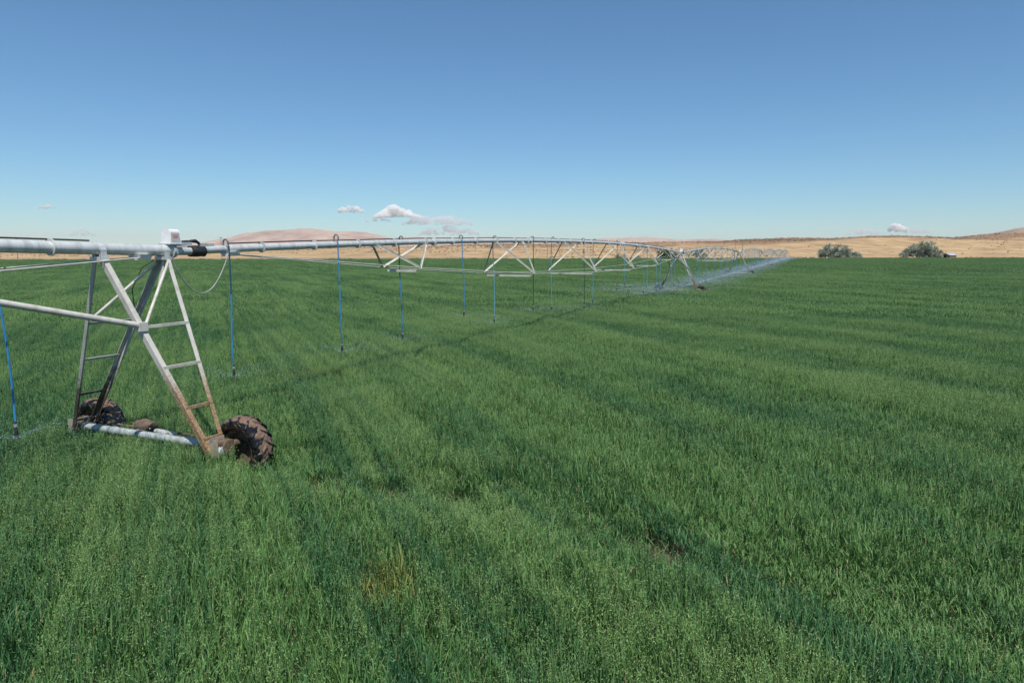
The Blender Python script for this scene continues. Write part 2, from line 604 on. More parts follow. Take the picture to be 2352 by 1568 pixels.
# ------------------------------------------------------------------ ground, hills, mountains
SKY_PX = [(-2500, 574), (-900, 574), (0, 574), (400, 573), (480, 573), (700, 571), (950, 566), (1100, 562), (1250, 560), (1450, 558),
          (1500, 557), (1650, 555), (1720, 550), (1800, 548), (1900, 547), (1950, 544), (1985, 542), (2120, 543),
          (2200, 545), (2260, 541), (2352, 537), (2700, 530), (4500, 535)]
HORIZ = CY - FPX * math.tan(PITCH)
_sx = np.array([az(p) for p, _ in SKY_PX])
_se = np.array([(HORIZ - y) / FPX for _, y in SKY_PX])


def hill_z(x, y):
    yy = max(y, 1.0)
    r = math.hypot(x, y)
    t = x / yy
    e = float(np.interp(t, _sx, _se))
    e *= math.cos(math.atan(min(abs(t), 3)))     # height on the picture is over depth, not range
    ridge = 1350.0 - 250.0 * float(sstep(t, 0.2, 0.6))
    top = CAM_H + e * ridge
    s = float(edge_s(x, y))
    base = float(field_z(x, y))
    if s <= 0:
        return base
    yr = ridge * math.cos(math.atan(max(-2.0, min(2.0, t))))
    sr = max(60.0, float(edge_s(t * yr, yr)))
    k = min(1.0, max(0.0, (s - 14.0) / (sr - 14.0)))
    sh = k * k * (3 - 2 * k)
    sh = 0.45 * sh + 0.55 * k ** 1.2
    z = base + (top - base) * sh
    if r > ridge:
        z -= (r - ridge) * 0.012
    und = mnoise.fractal(Vector((x * 0.004, y * 0.004, 3.1)), 0.9, 2.1, 5)
    z += und * 3.2 * min(1.0, max(0, s - 14) / 250.0) * (0.35 + 0.9 * float(sstep(t, -0.1, 0.35)))
    # the smooth straw rise in front on the right
    z += 3.0 * math.exp(-((x - 560) / 170.0) ** 2 - ((y - 700) / 140.0) ** 2)
    # gullies
    z -= 2.0 * float(sstep(t, 0.1, 0.4)) * min(1, s / 400) * abs(mnoise.noise(Vector((x * 0.009, y * 0.006, 8.0))))
    return z


def build_ground():
    angs = np.concatenate([np.linspace(-180, -60, 25)[:-1], np.linspace(-60, 60, 321), np.linspace(60, 180, 25)[1:-1]])
    rads = np.concatenate([[2, 6, 12, 20, 32, 48, 70, 95, 125, 160, 200, 235], np.arange(260, 520, 8), np.arange(520, 1700, 14), [1800, 2000, 2400, 3200, 5000, 9000, 13500]])
    v = [(0, 0, 0)]
    for r in rads:
        for a in angs:
            x, y = r * math.sin(R(a)), r * math.cos(R(a))
            v.append((x, y, hill_z(x, y) if y > 0 else 0.0))
    n = len(angs)
    f = []
    for k in range(n):
        f.append((0, 1 + (k + 1) % n, 1 + k))
    for i in range(len(rads) - 1):
        for k in range(n):
            k2 = (k + 1) % n
            f.append((1 + i * n + k, 1 + i * n + k2, 1 + (i + 1) * n + k2, 1 + (i + 1) * n + k))
    me = bpy.data.meshes.new("ground")
    me.from_pydata(v, [], f)
    me.materials.append(M["ground"])
    me.polygons.foreach_set("use_smooth", [True] * len(me.polygons))
    me.update()
    o = link("ground", me)
    tag(o, "bare soil under the crop and dry straw coloured rangeland rising beyond it", "ground", kind="structure")


build_ground()


def mountain(name, pts, dist, depth, label, seed, mat="mountain"):
    """a ridge given by photo columns and rows of its skyline, at its own distance"""
    xs = np.array([az(p) * dist for p, _ in pts])
    hs = np.array([(HORIZ - y) / FPX * dist + CAM_H for _, y in pts])
    nx, ny = 220, 40
    v, f = [], []
    for j in range(ny):
        t = j / (ny - 1)
        for i in range(nx):
            u = xs[0] + (xs[-1] - xs[0]) * i / (nx - 1)
            h = float(np.interp(u, xs, hs))
            up = t / 0.6 if t < 0.6 else 1 - 0.5 * (t - 0.6) / 0.4
            prof = (up * up * (3 - 2 * up)) if t < 0.6 else up
            y = dist + depth * (t - 0.6)
            sc = 1.0 / (depth * 0.22)
            rid = mnoise.ridged_multi_fractal(Vector((u * sc * 1.2, y * sc * 0.5, seed)), 0.9, 2.1, 6, 1.0, 2.0)
            z = h * prof
            z -= (h * 0.16) * (1.0 - min(1.0, abs(up - 0.0))) * 0 + h * 0.13 * (1.6 - rid) * math.sin(math.pi * min(1, up * 0.95)) * (1 if t < 0.6 else 0.5)
            z += h * 0.012 * mnoise.noise(Vector((u * sc * 9, y * sc * 9, seed)))
            v.append((u * (y / dist), y, max(z, -0.8)))
    for j in range(ny - 1):
        for i in range(nx - 1):
            a = j * nx + i
            f.append((a, a + 1, a + nx + 1, a + nx))
    me = bpy.data.meshes.new(name)
    me.from_pydata(v, [], f)
    me.materials.append(M[mat])
    me.polygons.foreach_set("use_smooth", [True] * len(me.polygons))
    me.update()
    tag(link(name, me), label, "mountain", kind="structure")


mountain("mountain", [(300, 584), (380, 570), (430, 562), (480, 554), (520, 548), (560, 537), (600, 531.5), (640, 529.5), (690, 525.5), (730, 527), (780, 530.5),
                      (830, 533), (870, 540), (900, 547), (960, 552), (1050, 570), (1150, 585)], 9000.0, 3400.0,
         "long pinkish flat topped mountain on the horizon behind the near pipe", 4.2)
mountain("mountain", [(-900, 560), (-300, 566), (0, 562), (240, 566), (480, 564), (850, 560), (880, 549), (960, 545), (1040, 548), (1120, 545), (1200, 549), (1300, 551),
                      (1400, 548), (1480, 545.5), (1560, 550), (1640, 549), (1720, 552), (1850, 556), (2000, 560), (2200, 566)], 11500.0, 3000.0,
         "low faint pink ridge along the horizon above the middle of the pipe", 9.7)
mountain("mountain", [(2080, 562), (2185, 547), (2215, 543), (2260, 538), (2300, 532), (2352, 522), (2420, 511), (2520, 503), (2700, 498), (3100, 520), (3500, 560)], 5200.0, 2200.0,
         "dim brown slope rising at the skyline past the shed", 1.3, "slope")


# ------------------------------------------------------------------ oat crop
def leaves(n, base, azm, length, width, th0, th1, segs, tint):
    """arching tapered strips, all in one go"""
    u = np.linspace(0, 1, segs + 1)
    th = th0[:, None] + (th1 - th0)[:, None] * (u[None, :] ** 1.2)
    step = length[:, None] / segs
    dh = np.sin(th) * step
    dv = np.cos(th) * step
    hx = np.concatenate([np.zeros((n, 1)), np.cumsum(dh[:, :-1], 1)], 1)
    vz = np.concatenate([np.zeros((n, 1)), np.cumsum(dv[:, :-1], 1)], 1)
    ca, sa = np.cos(azm)[:, None], np.sin(azm)[:, None]
    cx = base[:, 0:1] + hx * ca
    cy = base[:, 1:2] + hx * sa
    cz = base[:, 2:3] + vz
    tw = rng.uniform(-0.9, 0.9, n)[:, None] * u[None, :] + rng.uniform(-0.5, 0.5, n)[:, None]
    prof = np.interp(u, [0, 0.3, 0.7, 1.0], [0.65, 1.0, 0.75, 0.0])
    hw = width[:, None] * 0.5 * prof[None, :]
    # side vector: horizontal across, twisted about the blade
    sx = -sa * np.cos(tw) + ca * np.cos(th) * np.sin(tw)
    sy = ca * np.cos(tw) + sa * np.cos(th) * np.sin(tw)
    sz = -np.sin(th) * np.sin(tw)
    L = np.stack([cx + sx * hw, cy + sy * hw, cz + sz * hw], -1)
    Rr = np.stack([cx - sx * hw, cy - sy * hw, cz - sz * hw], -1)
    vpl = 2 * segs + 1
    V = np.empty((n, vpl, 3))
    for i in range(segs):
        V[:, 2 * i] = L[:, i]
        V[:, 2 * i + 1] = Rr[:, i]
    V[:, 2 * segs] = L[:, segs]
    off = (np.arange(n) * vpl)[:, None]
    lp, sz_ = [], []
    quads = []
    for i in range(segs - 1):
        quads.append(np.array([2 * i, 2 * i + 1, 2 * i + 3, 2 * i + 2]))
    faces = [off + q[None, :] for q in quads]
    tri = off + np.array([2 * segs - 2, 2 * segs - 1, 2 * segs])[None, :]
    loops = np.concatenate([fq.ravel() for fq in faces] + [tri.ravel()])
    sizes = np.concatenate([np.full(n * len(quads), 4), np.full(n, 3)])
    return V.reshape(-1, 3), loops, sizes, np.repeat(tint, vpl)


def rhombs(n, c, size, tint):
    """small spikelets: rhombus leaves of light, random facing"""
    a = rng.normal(size=(n, 3)); a[:, 2] -= 0.9
    a /= np.linalg.norm(a, axis=1)[:, None]
    b = np.cross(a, rng.normal(size=(n, 3)))
    b /= np.linalg.norm(b, axis=1)[:, None]
    s = size[:, None]
    V = np.stack([c - a * s, c + b * s * 0.27, c + a * s, c - b * s * 0.27], 1)
    lo = np.arange(n * 4)
    return V.reshape(-1, 3), lo, np.full(n, 4), np.repeat(tint, 4)


def join(parts):
    vs, ls, ss, ts, ms = [], [], [], [], []
    o = 0
    for (v, l, s, t), mi in parts:
        vs.append(v); ls.append(l + o); ss.append(s); ts.append(t); ms.append(np.full(len(s), mi))
        o += len(v)
    return np.concatenate(vs), np.concatenate(ls), np.concatenate(ss), np.concatenate(ts), np.concatenate(ms)


def crop_patch(name, size, plants, nleaf, wscale, heads, segs, hmean=0.46, spk=11, lay=0.0, spks=1.0, lscale=1.0):
    n = plants
    px = rng.uniform(-size / 2, size / 2, n)
    if size < 1.2:                             # drilled rows, loosely kept
        px = (np.floor(px / 0.17) + 0.5) * 0.17 + rng.normal(0, 0.036, n)
    py = rng.uniform(-size / 2, size / 2, n)
    h = rng.normal(hmean, 0.05, n).clip(0.22, 0.66)
    parts = []
    # stems
    base = np.stack([px, py, np.zeros(n)], 1)
    sa = rng.uniform(0, 2 * np.pi, n)
    lean = np.abs(rng.normal(0, 0.10, n)) + lay
    parts.append((leaves(n, base, sa, h, np.full(n, 0.006 * wscale), lean * 0.6, lean * 1.4, 2, rng.uniform(0, .6, n)), 0))
    # leaves
    m = n * nleaf
    ip = np.repeat(np.arange(n), nleaf)
    hf = rng.uniform(0.25, 0.92, m)
    b = np.stack([px[ip] + np.cos(sa[ip]) * lean[ip] * h[ip] * hf, py[ip] + np.sin(sa[ip]) * lean[ip] * h[ip] * hf, h[ip] * hf * 0.97], 1)
    ln = rng.uniform(0.10, 0.25, m) * lscale
    wd = rng.uniform(0.007, 0.0145, m) * wscale
    a = rng.uniform(0, 2 * np.pi, m)
    # the breeze combs the leaves towards the right and the camera
    comb = rng.random(m) < 0.22
    a = np.where(comb, rng.normal(0.6, 0.7, m), a)
    t0 = np.abs(rng.normal(0.24, 0.15, m)) + lay
    t1 = t0 + np.abs(rng.normal(0.45, 0.50, m))
    parts.append((leaves(m, b, a, ln, wd, t0, t1, segs, rng.random(m)), 0))
    if heads:
        k = int(n * heads)
        ih = rng.choice(n, k, replace=False)
        tx = px[ih] + np.cos(sa[ih]) * lean[ih] * h[ih]
        ty = py[ih] + np.sin(sa[ih]) * lean[ih] * h[ih]
        c = np.repeat(np.stack([tx, ty, h[ih] + 0.02], 1), spk, 0)
        q = len(c)
        z = rng.uniform(-0.05, 0.15, q)
        rr = (0.16 - z).clip(0.01) * 0.30
        aa = rng.uniform(0, 2 * np.pi, q)
        c = c + np.stack([np.cos(aa) * rr, np.sin(aa) * rr, z], 1)
        parts.append((rhombs(q, c, rng.uniform(0.008, 0.0145, q) * spks, rng.random(q)), 1))
        # their fine stalks
        hb = np.stack([tx, ty, h[ih] - 0.04], 1)
        parts.append((leaves(k, hb, rng.uniform(0, 6.28, k), np.full(k, 0.2), np.full(k, 0.004 * wscale), np.full(k, .1), np.full(k, .6), 2, rng.random(k)), 1))
    v, l, s, t, mi = join(parts)
    return raw_mesh(name, v, l, s, (M["leaf"], M["head"]), mi, {"tint": t})


P0 = 0.85
near_src = []
for i in range(4):
    near_src.append(crop_patch("oat_leafy", P0 * 1.15, 520, 4, 0.92, 0.20, 3))
for i in range(4):
    near_src.append(crop_patch("oat_mixed", P0 * 1.15, 480, 4, 0.92, 0.42, 3))
for i in range(4):
    near_src.append(crop_patch("oat_heady", P0 * 1.15, 430, 4, 0.9, 0.72, 3, 0.49, 12))
for i in range(2):
    near_src.append(crop_patch("oat_thin", P0 * 1.0, 55, 4, 0.9, 0.15, 4, 0.26, 8, 0.40))
P1 = 3.0
mid_src = [crop_patch("oat_mid_leafy", P1 * 1.08, 1500, 3, 2.0, 0.2, 3, 0.47, 6, spks=2.0, lscale=1.15) for _ in range(2)]
mid_src += [crop_patch("oat_mid_heady", P1 * 1.08, 1500, 3, 2.0, 0.65, 3, 0.49, 6, spks=2.0, lscale=1.15) for _ in range(2)]
P2 = 9.0
far_src = [crop_patch("oat_far", P2 * 1.06, 3000, 3, 4.5, 0.35, 2, 0.47, 4, spks=4.5, lscale=1.4) for _ in range(3)]


def vnoise(x, y, sc, seed):
    return mnoise.fractal(Vector((x * sc, y * sc, seed)), 0.9, 2.0, 3)


TRK_R = None


def track_offset(x, y):
    """distance from the wheel track circles left behind by the near tower"""
    r = math.hypot(x - PIV.x, y - PIV.y)
    return r - 61.56


def crop_points(size, ymin, ymax, margin):
    pts, rot, scl, sel = [], [], [], []
    half = 0.86
    ny = int((ymax) / size) + 2
    nn = int(ymax * 1.05 / size) + 2
    for j in range(-nn, nn + 1):
        for i in range(-nn, nn + 1):
            x = ROWN.x * i * size + ROW.x * j * size
            y = ROWN.y * i * size + ROW.y * j * size
            if y < -2 * size or abs(x) > half * max(y, 0) + margin:
                continue
            d = math.hypot(x, y)
            if d < ymin or d >= ymax:
                continue
            if edge_s(x, y) > -size * 0.55:
                continue
            xx = x + random.uniform(-.06, .06) * size
            yy = y + random.uniform(-.06, .06) * size
            z = float(field_z(xx, yy))
            rq = random.choice((0, math.pi)) + math.atan2(ROWN.y, ROWN.x) + random.uniform(-.05, .05)
            hs = 1.0 + 0.12 * vnoise(xx, yy, 0.22, 2.0) + 0.05 * vnoise(xx, yy, 0.9, 7.0)
            uu, vv = xx * ROWN.x + yy * ROWN.y, xx * ROW.x + yy * ROW.y
            bn = mnoise.fractal(Vector((uu * 0.42, vv * 0.05, 4.0)), 0.9, 2.0, 3)
            hd = bn * 1.0 + vnoise(xx, yy, 0.10, 21.0) * 0.5
            hs += 0.12 * bn
            pts.append((xx, yy, z)); rot.append(rq); scl.append((1, 1, hs)); sel.append(hd)
    return pts, rot, scl, sel


NEAR_R, MID_R = 42.0, 135.0
allp, allr, alls, alli = [], [], [], []
p, r_, s_, sel = crop_points(P0, 2.6, NEAR_R, 4.0)
for q in range(len(p)):
    x, y, z = p[q]
    t = abs(track_offset(x, y))
    hd = sel[q] + random.uniform(-.2, .2)
    if t < 0.45 and random.random() < 0.6 and -5 < x < 4.4:
        i = 12 + random.randrange(2)
    elif hd > 0.27:
        i = 8 + random.randrange(4)
    elif hd > 0.0:
        i = 4 + random.randrange(4)
    else:
        i = random.randrange(4)
    sc = s_[q]
    if t < 1.15 and x > -5:
        sc = (1, 1, sc[2] * (0.66 if t < 0.8 else 0.84))
    allp.append(p[q]); allr.append(r_[q]); alls.append(sc); alli.append(i)
n0 = len(near_src)
p, r_, s_, sel = crop_points(P1, NEAR_R - 1.2, MID_R, 6.0)
for q in range(len(p)):
    allp.append(p[q]); allr.append(r_[q]); alls.append(s_[q])
    alli.append(n0 + random.randrange(2) + (2 if sel[q] > 0 else 0))
n1 = n0 + len(mid_src)
p, r_, s_, sel = crop_points(P2, MID_R - 4, 640.0, 20.0)
for q in range(len(p)):
    allp.append(p[q]); allr.append(r_[q]); alls.append(s_[q]); alli.append(n1 + random.randrange(3))
crop = scatter("oat_crop", allp, allr, alls, alli, near_src + mid_src + far_src)
tag(crop, "dense green oat crop with pale seed heads covering the whole field", "crop", kind="stuff")


# ------------------------------------------------------------------ centre pivot: spans
ARCH = 0.56


def arch(t):
    return 4 * ARCH * t * (1 - t)


def span_parts(root, rad, x0, x1, trusses, pipe_mat):
    """local x runs along the chord from one tower joint to the next, z is up"""
    def P(x, y=0.0, z=0.0):
        return (x, y, arch(x / SPAN) + z)
    n = max(8, int((x1 - x0) / 1.0))
    xs = [x0 + (x1 - x0) * i / n for i in range(n + 1)]
    b = MB(); b.tube([P(x) for x in xs], rad, 20)
    pipe = b.build("water_pipe", pipe_mat, root)
    # flange joints between pipe lengths
    k = 0
    for k in range(1, 8):
        xf = k * SPAN / 7 + 1.9
        if x0 + 1 < xf < x1 - 1:
            b = MB()
            b.lathe([(rad + .002, -.03), (rad + .05, -.03), (rad + .05, .03), (rad + .002, .03)], "X", 18, P(xf))
            b.build("flange", M["galv"], pipe)
    # power cable lashed on top
    b = MB()
    xs2 = [x0 + 0.7 + (x1 - x0 - 2.3) * i / (n * 2) for i in range(n * 2 + 1)]
    b.tube([P(x, 0.05 + 0.012 * math.sin(x * 2.1), rad + 0.022 + 0.012 * abs(math.sin(x * 0.55))) for x in xs2], 0.016, 6)
    cab = b.build("power_cable", M["cable"], root)
    x = x0 + 1.6
    while x < x1 - 1.5:
        b = MB()
        b.lathe([(rad + .003, -.012), (rad + .042, -.012), (rad + .042, .012), (rad + .003, .012)], "X", 14, P(x, 0, 0.004))
        b.build("cable_clip", M["galv"], cab)
        x += 1.75 * 2 if rad == RAD and x > 22 else 1.75
    depth = {1: .72, 2: 1.28, 3: 1.50, 4: 1.50, 5: 1.28, 6: .74}
    nodes = {1: [], -1: []}
    ends = (1.32, SPAN - 0.78)
    for s in (1, -1):
        nodes[s].append(Vector(P(ends[0], s * 0.10, -rad - 0.03)))
    for k in trusses:
        xc = k * SPAN / 7
        dp = depth[k]
        w = 0.86 * dp
        for s in (1, -1):
            bot = Vector(P(xc, s * w, -rad - dp + 0.06))
            nodes[s].append(bot)
            for q in (-1, 1):
                top = Vector(P(xc + q * 1.3, s * rad * 0.6, -rad * 0.82))
                b = MB()
                b.angle(bot, top, 0.062, (q, 0, 0.2), (0, s, 0.2), 0.007)
                b.build("truss_leg", M["paint"], root)
        b = MB()
        b.angle(Vector(P(xc, -w, -rad - dp)) + Vector((0, 0.12, 0)), Vector(P(xc, w, -rad - dp)) - Vector((0, 0.12, 0)), 0.066, (0, 0, -1), (1, 0, 0), 0.007)
        b.build("spreader_bar", M["paint"], root)
        for q in (-1, 1):
            b = MB()
            b.bar(P(xc + q * 1.3 - .14, 0, -rad - .012), P(xc + q * 1.3 + .14, 0, -rad - .012), 0.15, 0.03)
            b.lathe([(rad + .001, -.025), (rad + .012, -.025), (rad + .012, .025), (rad + .001, .025)], "X", 16, P(xc + q * 1.3))
            b.build("truss_bracket", M["galv"], root)
    for s in (1, -1):
        nodes[s].append(Vector(P(ends[1], s * 0.10, -rad - 0.03)))
        ns = nodes[s]
        if 1 not in trusses:
            ns = ns[1:]
        b = MB()
        b.tube(ns, 0.0125, 7)
        b.build("truss_rod", M["paint"], root)
    for xe in ends:
        if x0 < xe < x1:
            b = MB()
            b.box(P(xe, 0, -rad - 0.035), (0.20, 0.26, 0.07), None, 0, 1.25)
            b.box(P(xe - 0.1, 0, -rad - 0.03), (0.12, 0.10, 0.10))
            b.build("rod_anchor", M["white"], root)


RAD = 0.079
RAD_BIG = 0.101
SPAN_LABELS = [
    "first long arched pipe span with trusses, starting at the near tower's black coupler",
    "second arched pipe span, between the second and third towers in the mist",
    "third arched pipe span, small in the distance past the third tower",
    "fourth arched pipe span, reached after the fourth tower",
    "fifth arched pipe span, thin and pale with spray in front",
    "outermost pipe span, ending in the blue spray cloud",
]
spans = []
proto_span = None
for k in range(NT - 1):
    a, b_ = tref(k), tref(k + 1)
    if proto_span is None:
        o = empty("pipe_span")
        span_parts(o, RAD, 0.62, SPAN - 0.10, [1, 2, 3, 4, 5, 6], M["galv"])
        proto_span = o
    else:
        o = copy_tree(proto_span)
    o.location = a
    slope = math.atan2(b_.z - a.z, SPAN)
    o.rotation_euler = (0, -slope, HEAD)
    tag(o, SPAN_LABELS[k], "pipe span", "arched spans of the irrigation line")
    spans.append(o)
t0 = tref(-1)
t0.z = tref(0).z
o = empty("pipe_span", t0, (0, 0, HEAD))
ARCH = 0.32
span_parts(o, RAD_BIG, SPAN * 0.80, SPAN - 0.10, [6], M["galv"])
tag(o, "thick galvanised pipe span coming in from the left edge to the near tower", "pipe span", "arched spans of the irrigation line")
left_span = o
ARCH = 0.56


# ------------------------------------------------------------------ centre pivot: towers
def wheel_parts(root, c, flip):
    """tyre in the local x-offset plane: axle runs along x, wheel rolls along y"""
    ro, w = 0.60, 0.19
    prof = [(0.34, -.12), (0.40, -.165), (0.48, -.185), (0.535, -.165), (0.556, -.10), (0.562, 0.0),
            (0.556, .10), (0.535, .165), (0.48, .185), (0.40, .165), (0.34, .035), (0.325, 0.0)]
    wh = empty("wheel", c)
    wh.parent = root
    b = MB()
    b.lathe(prof, "X", 56)
    nl = 17
    for k in range(nl):
        for s in (1, -1):
            a0 = 2 * math.pi * (k + (0.5 if s > 0 else 0)) / nl
            pts = []
            for q in range(7):
                t = q / 6
                lat = s * (0.0 + 0.192 * t)
                ang = a0 + flip * 0.32 * t
                rr = 0.590 - 0.065 * max(0, (t - 0.55) / 0.45) ** 1.5
                pts.append((lat, ang, rr))
            vs = []
            for lat, ang, rr in pts:
                for da, dr in ((-0.045, -0.05), (-0.030, 0.012), (0.030, 0.012), (0.045, -0.05)):
                    vs.append((lat, (rr + dr) * math.cos(ang + da), (rr + dr) * math.sin(ang + da)))
            fs = []
            for q in range(6):
                for i in range(3):
                    fs.append((q * 4 + i, q * 4 + i + 1, (q + 1) * 4 + i + 1, (q + 1) * 4 + i))
            fs += [(0, 1, 2, 3), (27, 26, 25, 24)]
            b.add(vs, fs)
    b.build("tyre", M["tyre"], wh, None, 40)
    b = MB()
    b.lathe([(0.335, -.13), (0.345, -.13), (0.345, .13), (0.335, .13), (0.30, .05), (0.30, 0.03), (0.08, 0.055), (0.08, 0.03), (0.28, 0.0), (0.28, -.03)], "X", 40)
    b.lathe([(0.0, .09), (0.075, .085), (0.08, .03), (0.08, 0), (0.0, 0)], "X", 16)
    for k in range(8):
        a = k * math.pi / 4
        b.box((0.06, 0.14 * math.cos(a), 0.14 * math.sin(a)), (0.03, 0.03, 0.03))
    b.build("rim", M["mudded"], wh)
    # mud caked between the lugs
    b = MB()
    na, nw = 90, 12
    vs, fs = [], []
    for i in range(na):
        a = 2 * math.pi * i / na
        for j in range(nw):
            lat = -0.18 + 0.36 * j / (nw - 1)
            nn = mnoise.fractal(Vector((math.cos(a) * 3.0, math.sin(a) * 3.0, lat * 9 + c[1])), 0.8, 2.1, 4)
            rr = 0.572 + 0.050 * nn - 0.10 * (abs(lat) / 0.18) ** 4
            vs.append((lat, rr * math.cos(a), rr * math.sin(a)))
    for i in range(na):
        i2 = (i + 1) % na
        for j in range(nw - 1):
            fs.append((i * nw + j, i * nw + j + 1, i2 * nw + j + 1, i2 * nw + j))
    b.add(vs, fs)
    b.build("tread_mud", M["mud"], wh, None, 60)
    return wh


def leg_at(x_top, s, f, zt, zb):
    top = Vector((x_top, s * 0.10, zt))
    bot = Vector((x_top / 0.63 * 0.15, s * 1.78, zb))
    return top.lerp(bot, f)


def tower_parts(root, rad_in, brace_sides, drop_top):
    """origin on the ground under the pipe; x along the pipe, -y is the near side"""
    zt, zb = PIPE_H - rad_in - 0.05, 0.52
    for s in (-1, 1):
        lm = M["leg"] if s < 0 else M["shaded_leg"]
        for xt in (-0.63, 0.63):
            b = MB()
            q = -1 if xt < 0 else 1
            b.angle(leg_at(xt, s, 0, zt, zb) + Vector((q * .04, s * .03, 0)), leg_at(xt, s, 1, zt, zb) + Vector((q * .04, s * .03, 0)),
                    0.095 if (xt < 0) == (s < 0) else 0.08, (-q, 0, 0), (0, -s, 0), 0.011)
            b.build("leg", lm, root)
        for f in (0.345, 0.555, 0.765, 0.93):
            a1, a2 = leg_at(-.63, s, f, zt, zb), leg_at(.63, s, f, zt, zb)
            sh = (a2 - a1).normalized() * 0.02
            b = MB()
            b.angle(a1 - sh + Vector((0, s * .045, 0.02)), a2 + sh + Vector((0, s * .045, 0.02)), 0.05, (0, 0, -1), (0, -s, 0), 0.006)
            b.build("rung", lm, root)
        b = MB()
        b.tube([leg_at(-.63, s, .345, zt, zb) + Vector((.02, s * .07, 0)), leg_at(.63, s, .02, zt, zb) + Vector((-.03, s * .02, 0))], 0.026, 8)
        b.build("diagonal_brace", M["paint"], root)
        # foot plate and gear box
        b = MB()
        p = leg_at(0.0001, s, 1, zt, zb)
        b.box((0.0, s * 1.80, 0.62), (0.30, 0.015, 0.30))
        b.box((-0.14, s * 1.86, 0.60), (0.015, 0.20, 0.30))
        b.build("foot_plate", M["plate"], root)
        b = MB()
        b.box((0.06, s * 1.86, 0.56), (0.30, 0.22, 0.26))
        b.tube([(0.0, s * 1.86, 0.58), (0.44, s * 1.86, 0.58)], 0.065, 12)
        b.tube([(0.05, s * 1.70, 0.60), (0.05, s * 2.02, 0.60)], 0.12, 14)
        b.build("wheel_gearbox", M["mudded"], root)
        b = MB()
        b.lathe([(0.0, s * 2.0), (0.075, s * 1.99), (0.085, s * 1.93), (0.0, s * 1.92)], "Y", 14, (-.06, 0, .55), 0, False)
        b.build("beam_cap", M["galv"], root)
    b = MB()
    b.tube([(0, -1.74, 0.60), (0, -.6, 0.60), (0, .6, 0.60), (0, 1.74, 0.60)], 0.073, 18)
    b.build("base_beam", M["beam"], root)
    b = MB()
    for y in (-1.0, -.35, .2, .8):
        b.lathe([(0.0735, -.02), (0.085, -.02), (0.085, .02), (0.0735, .02)], "Y", 18, (0, y, .60))
    b.build("beam_clamp", M["beam"], root)
    b = MB()
    b.tube([(0.24, -0.50, 0.61), (0.24, -0.2, 0.61)], 0.052, 14)
    b.tube([(0.24, -0.2, 0.62), (0.24, 0.02, 0.62)], 0.05, 14)
    b.box((0.12, -.3, 0.61), (0.16, 0.14, 0.07))
    b.build("drive_motor", M["panel"], root)
    b = MB()
    b.tube([(0.26, 0.1, 0.68), (0.26, 0.34, 0.70), (0.26, 0.52, 0.68)], [0.10, 0.13, 0.10], 14)
    b.box((0.2, 0.3, 0.58), (0.2, 0.24, 0.14))
    b.build("centre_gearbox", M["mudded"], root)
    b = MB()
    b.tube([(0.30, -1.8, 0.62), (0.30, 1.8, 0.62)], 0.022, 8)
    b.build("drive_shaft", M["mudded"], root)
    for s in (-1, 1):
        wh = wheel_parts(root, (0.47, s * 1.92, 0.47), 1 if s < 0 else -1)
        wh.scale = (1.16, 0.965, 0.965)
    # saddles on the pipe
    for xt in (-.63, .63):
        b = MB()
        b.lathe([(rad_in + .001, -.05), (rad_in + .014, -.05), (rad_in + .014, .05), (rad_in + .001, .05)], "X", 24, (xt, 0, PIPE_H))
        b.box((xt, 0, PIPE_H - rad_in - 0.03), (0.17, 0.26, 0.06))
        for s in (-1, 1):
            b.box((xt, s * (rad_in + .012), PIPE_H - rad_in * .55), (0.10, 0.02, 0.13))
            b.bar((xt - .05, s * (rad_in + .01), PIPE_H + .01), (xt + .05, s * (rad_in + .01), PIPE_H + .01), 0.03, 0.02)
        b.build("pipe_saddle", M["galv"], root)
    # pipe end, flange, stub, rubber coupler
    b = MB()
    b.tube([(.93 - .11, 0, PIPE_H), (.93 + .36, 0, PIPE_H)], RAD, 20)
    b.build("pipe_stub", M["galv"], root)
    b = MB()
    b.lathe([(RAD, -.06), (rad_in + .035, -.06), (rad_in + .035, -.015), (RAD + .004, .10), (RAD, .10)], "X", 24, (.84, 0, PIPE_H))
    for k in range(8):
        a = k * math.pi / 4 + .3
        b.box((.83, (rad_in + .01) * math.cos(a), PIPE_H + (rad_in + .01) * math.sin(a)), (0.07, 0.035, 0.035))
    b.build("pipe_flange", M["galv"], root)
    b = MB()
    xb = .93 + .47
    b.lathe([(RAD + .004, -.17), (RAD + .022, -.17), (RAD + .022, -.135), (RAD + .030, -.12), (RAD + .033, 0), (RAD + .030, .035), (RAD + .022, .135), (RAD + .022, .17), (RAD + .004, .17)],
            "X", 24, (xb, 0, PIPE_H))
    for x in (-.15, .15):
        b.lathe([(RAD + .022, -.012), (RAD + .030, -.012), (RAD + .030, .012), (RAD + .022, .012)], "X", 24, (xb + x, 0, PIPE_H))
    b.build("rubber_coupler", M["rubber"], root)
    # control box
    bx, bz = 0.82, PIPE_H + rad_in + 0.045
    cb = MB()
    hx, hy, H = .125, .13, .262
    prof = []
    for yy, zz in ((-hy, 0), (-hy * .86, H * .80), (-hy * .74, H * .93), (-hy * .52, H), (hy * .52, H), (hy * .74, H * .93), (hy * .86, H * .80), (hy, 0)):
        prof.append((yy, zz))
    vs = [(bx + sx * (hx - 0.018 * (zz / H)), yy, bz + zz) for sx in (-1, 1) for yy, zz in prof]
    fs = [tuple(range(8)), tuple(range(15, 7, -1))] + [(i + 8, (i + 1) % 8 + 8, (i + 1) % 8, i) for i in range(8)]
    cb.add(vs, fs)
    box = cb.build("control_box", M["white"], root, None, 30)
    b = MB()
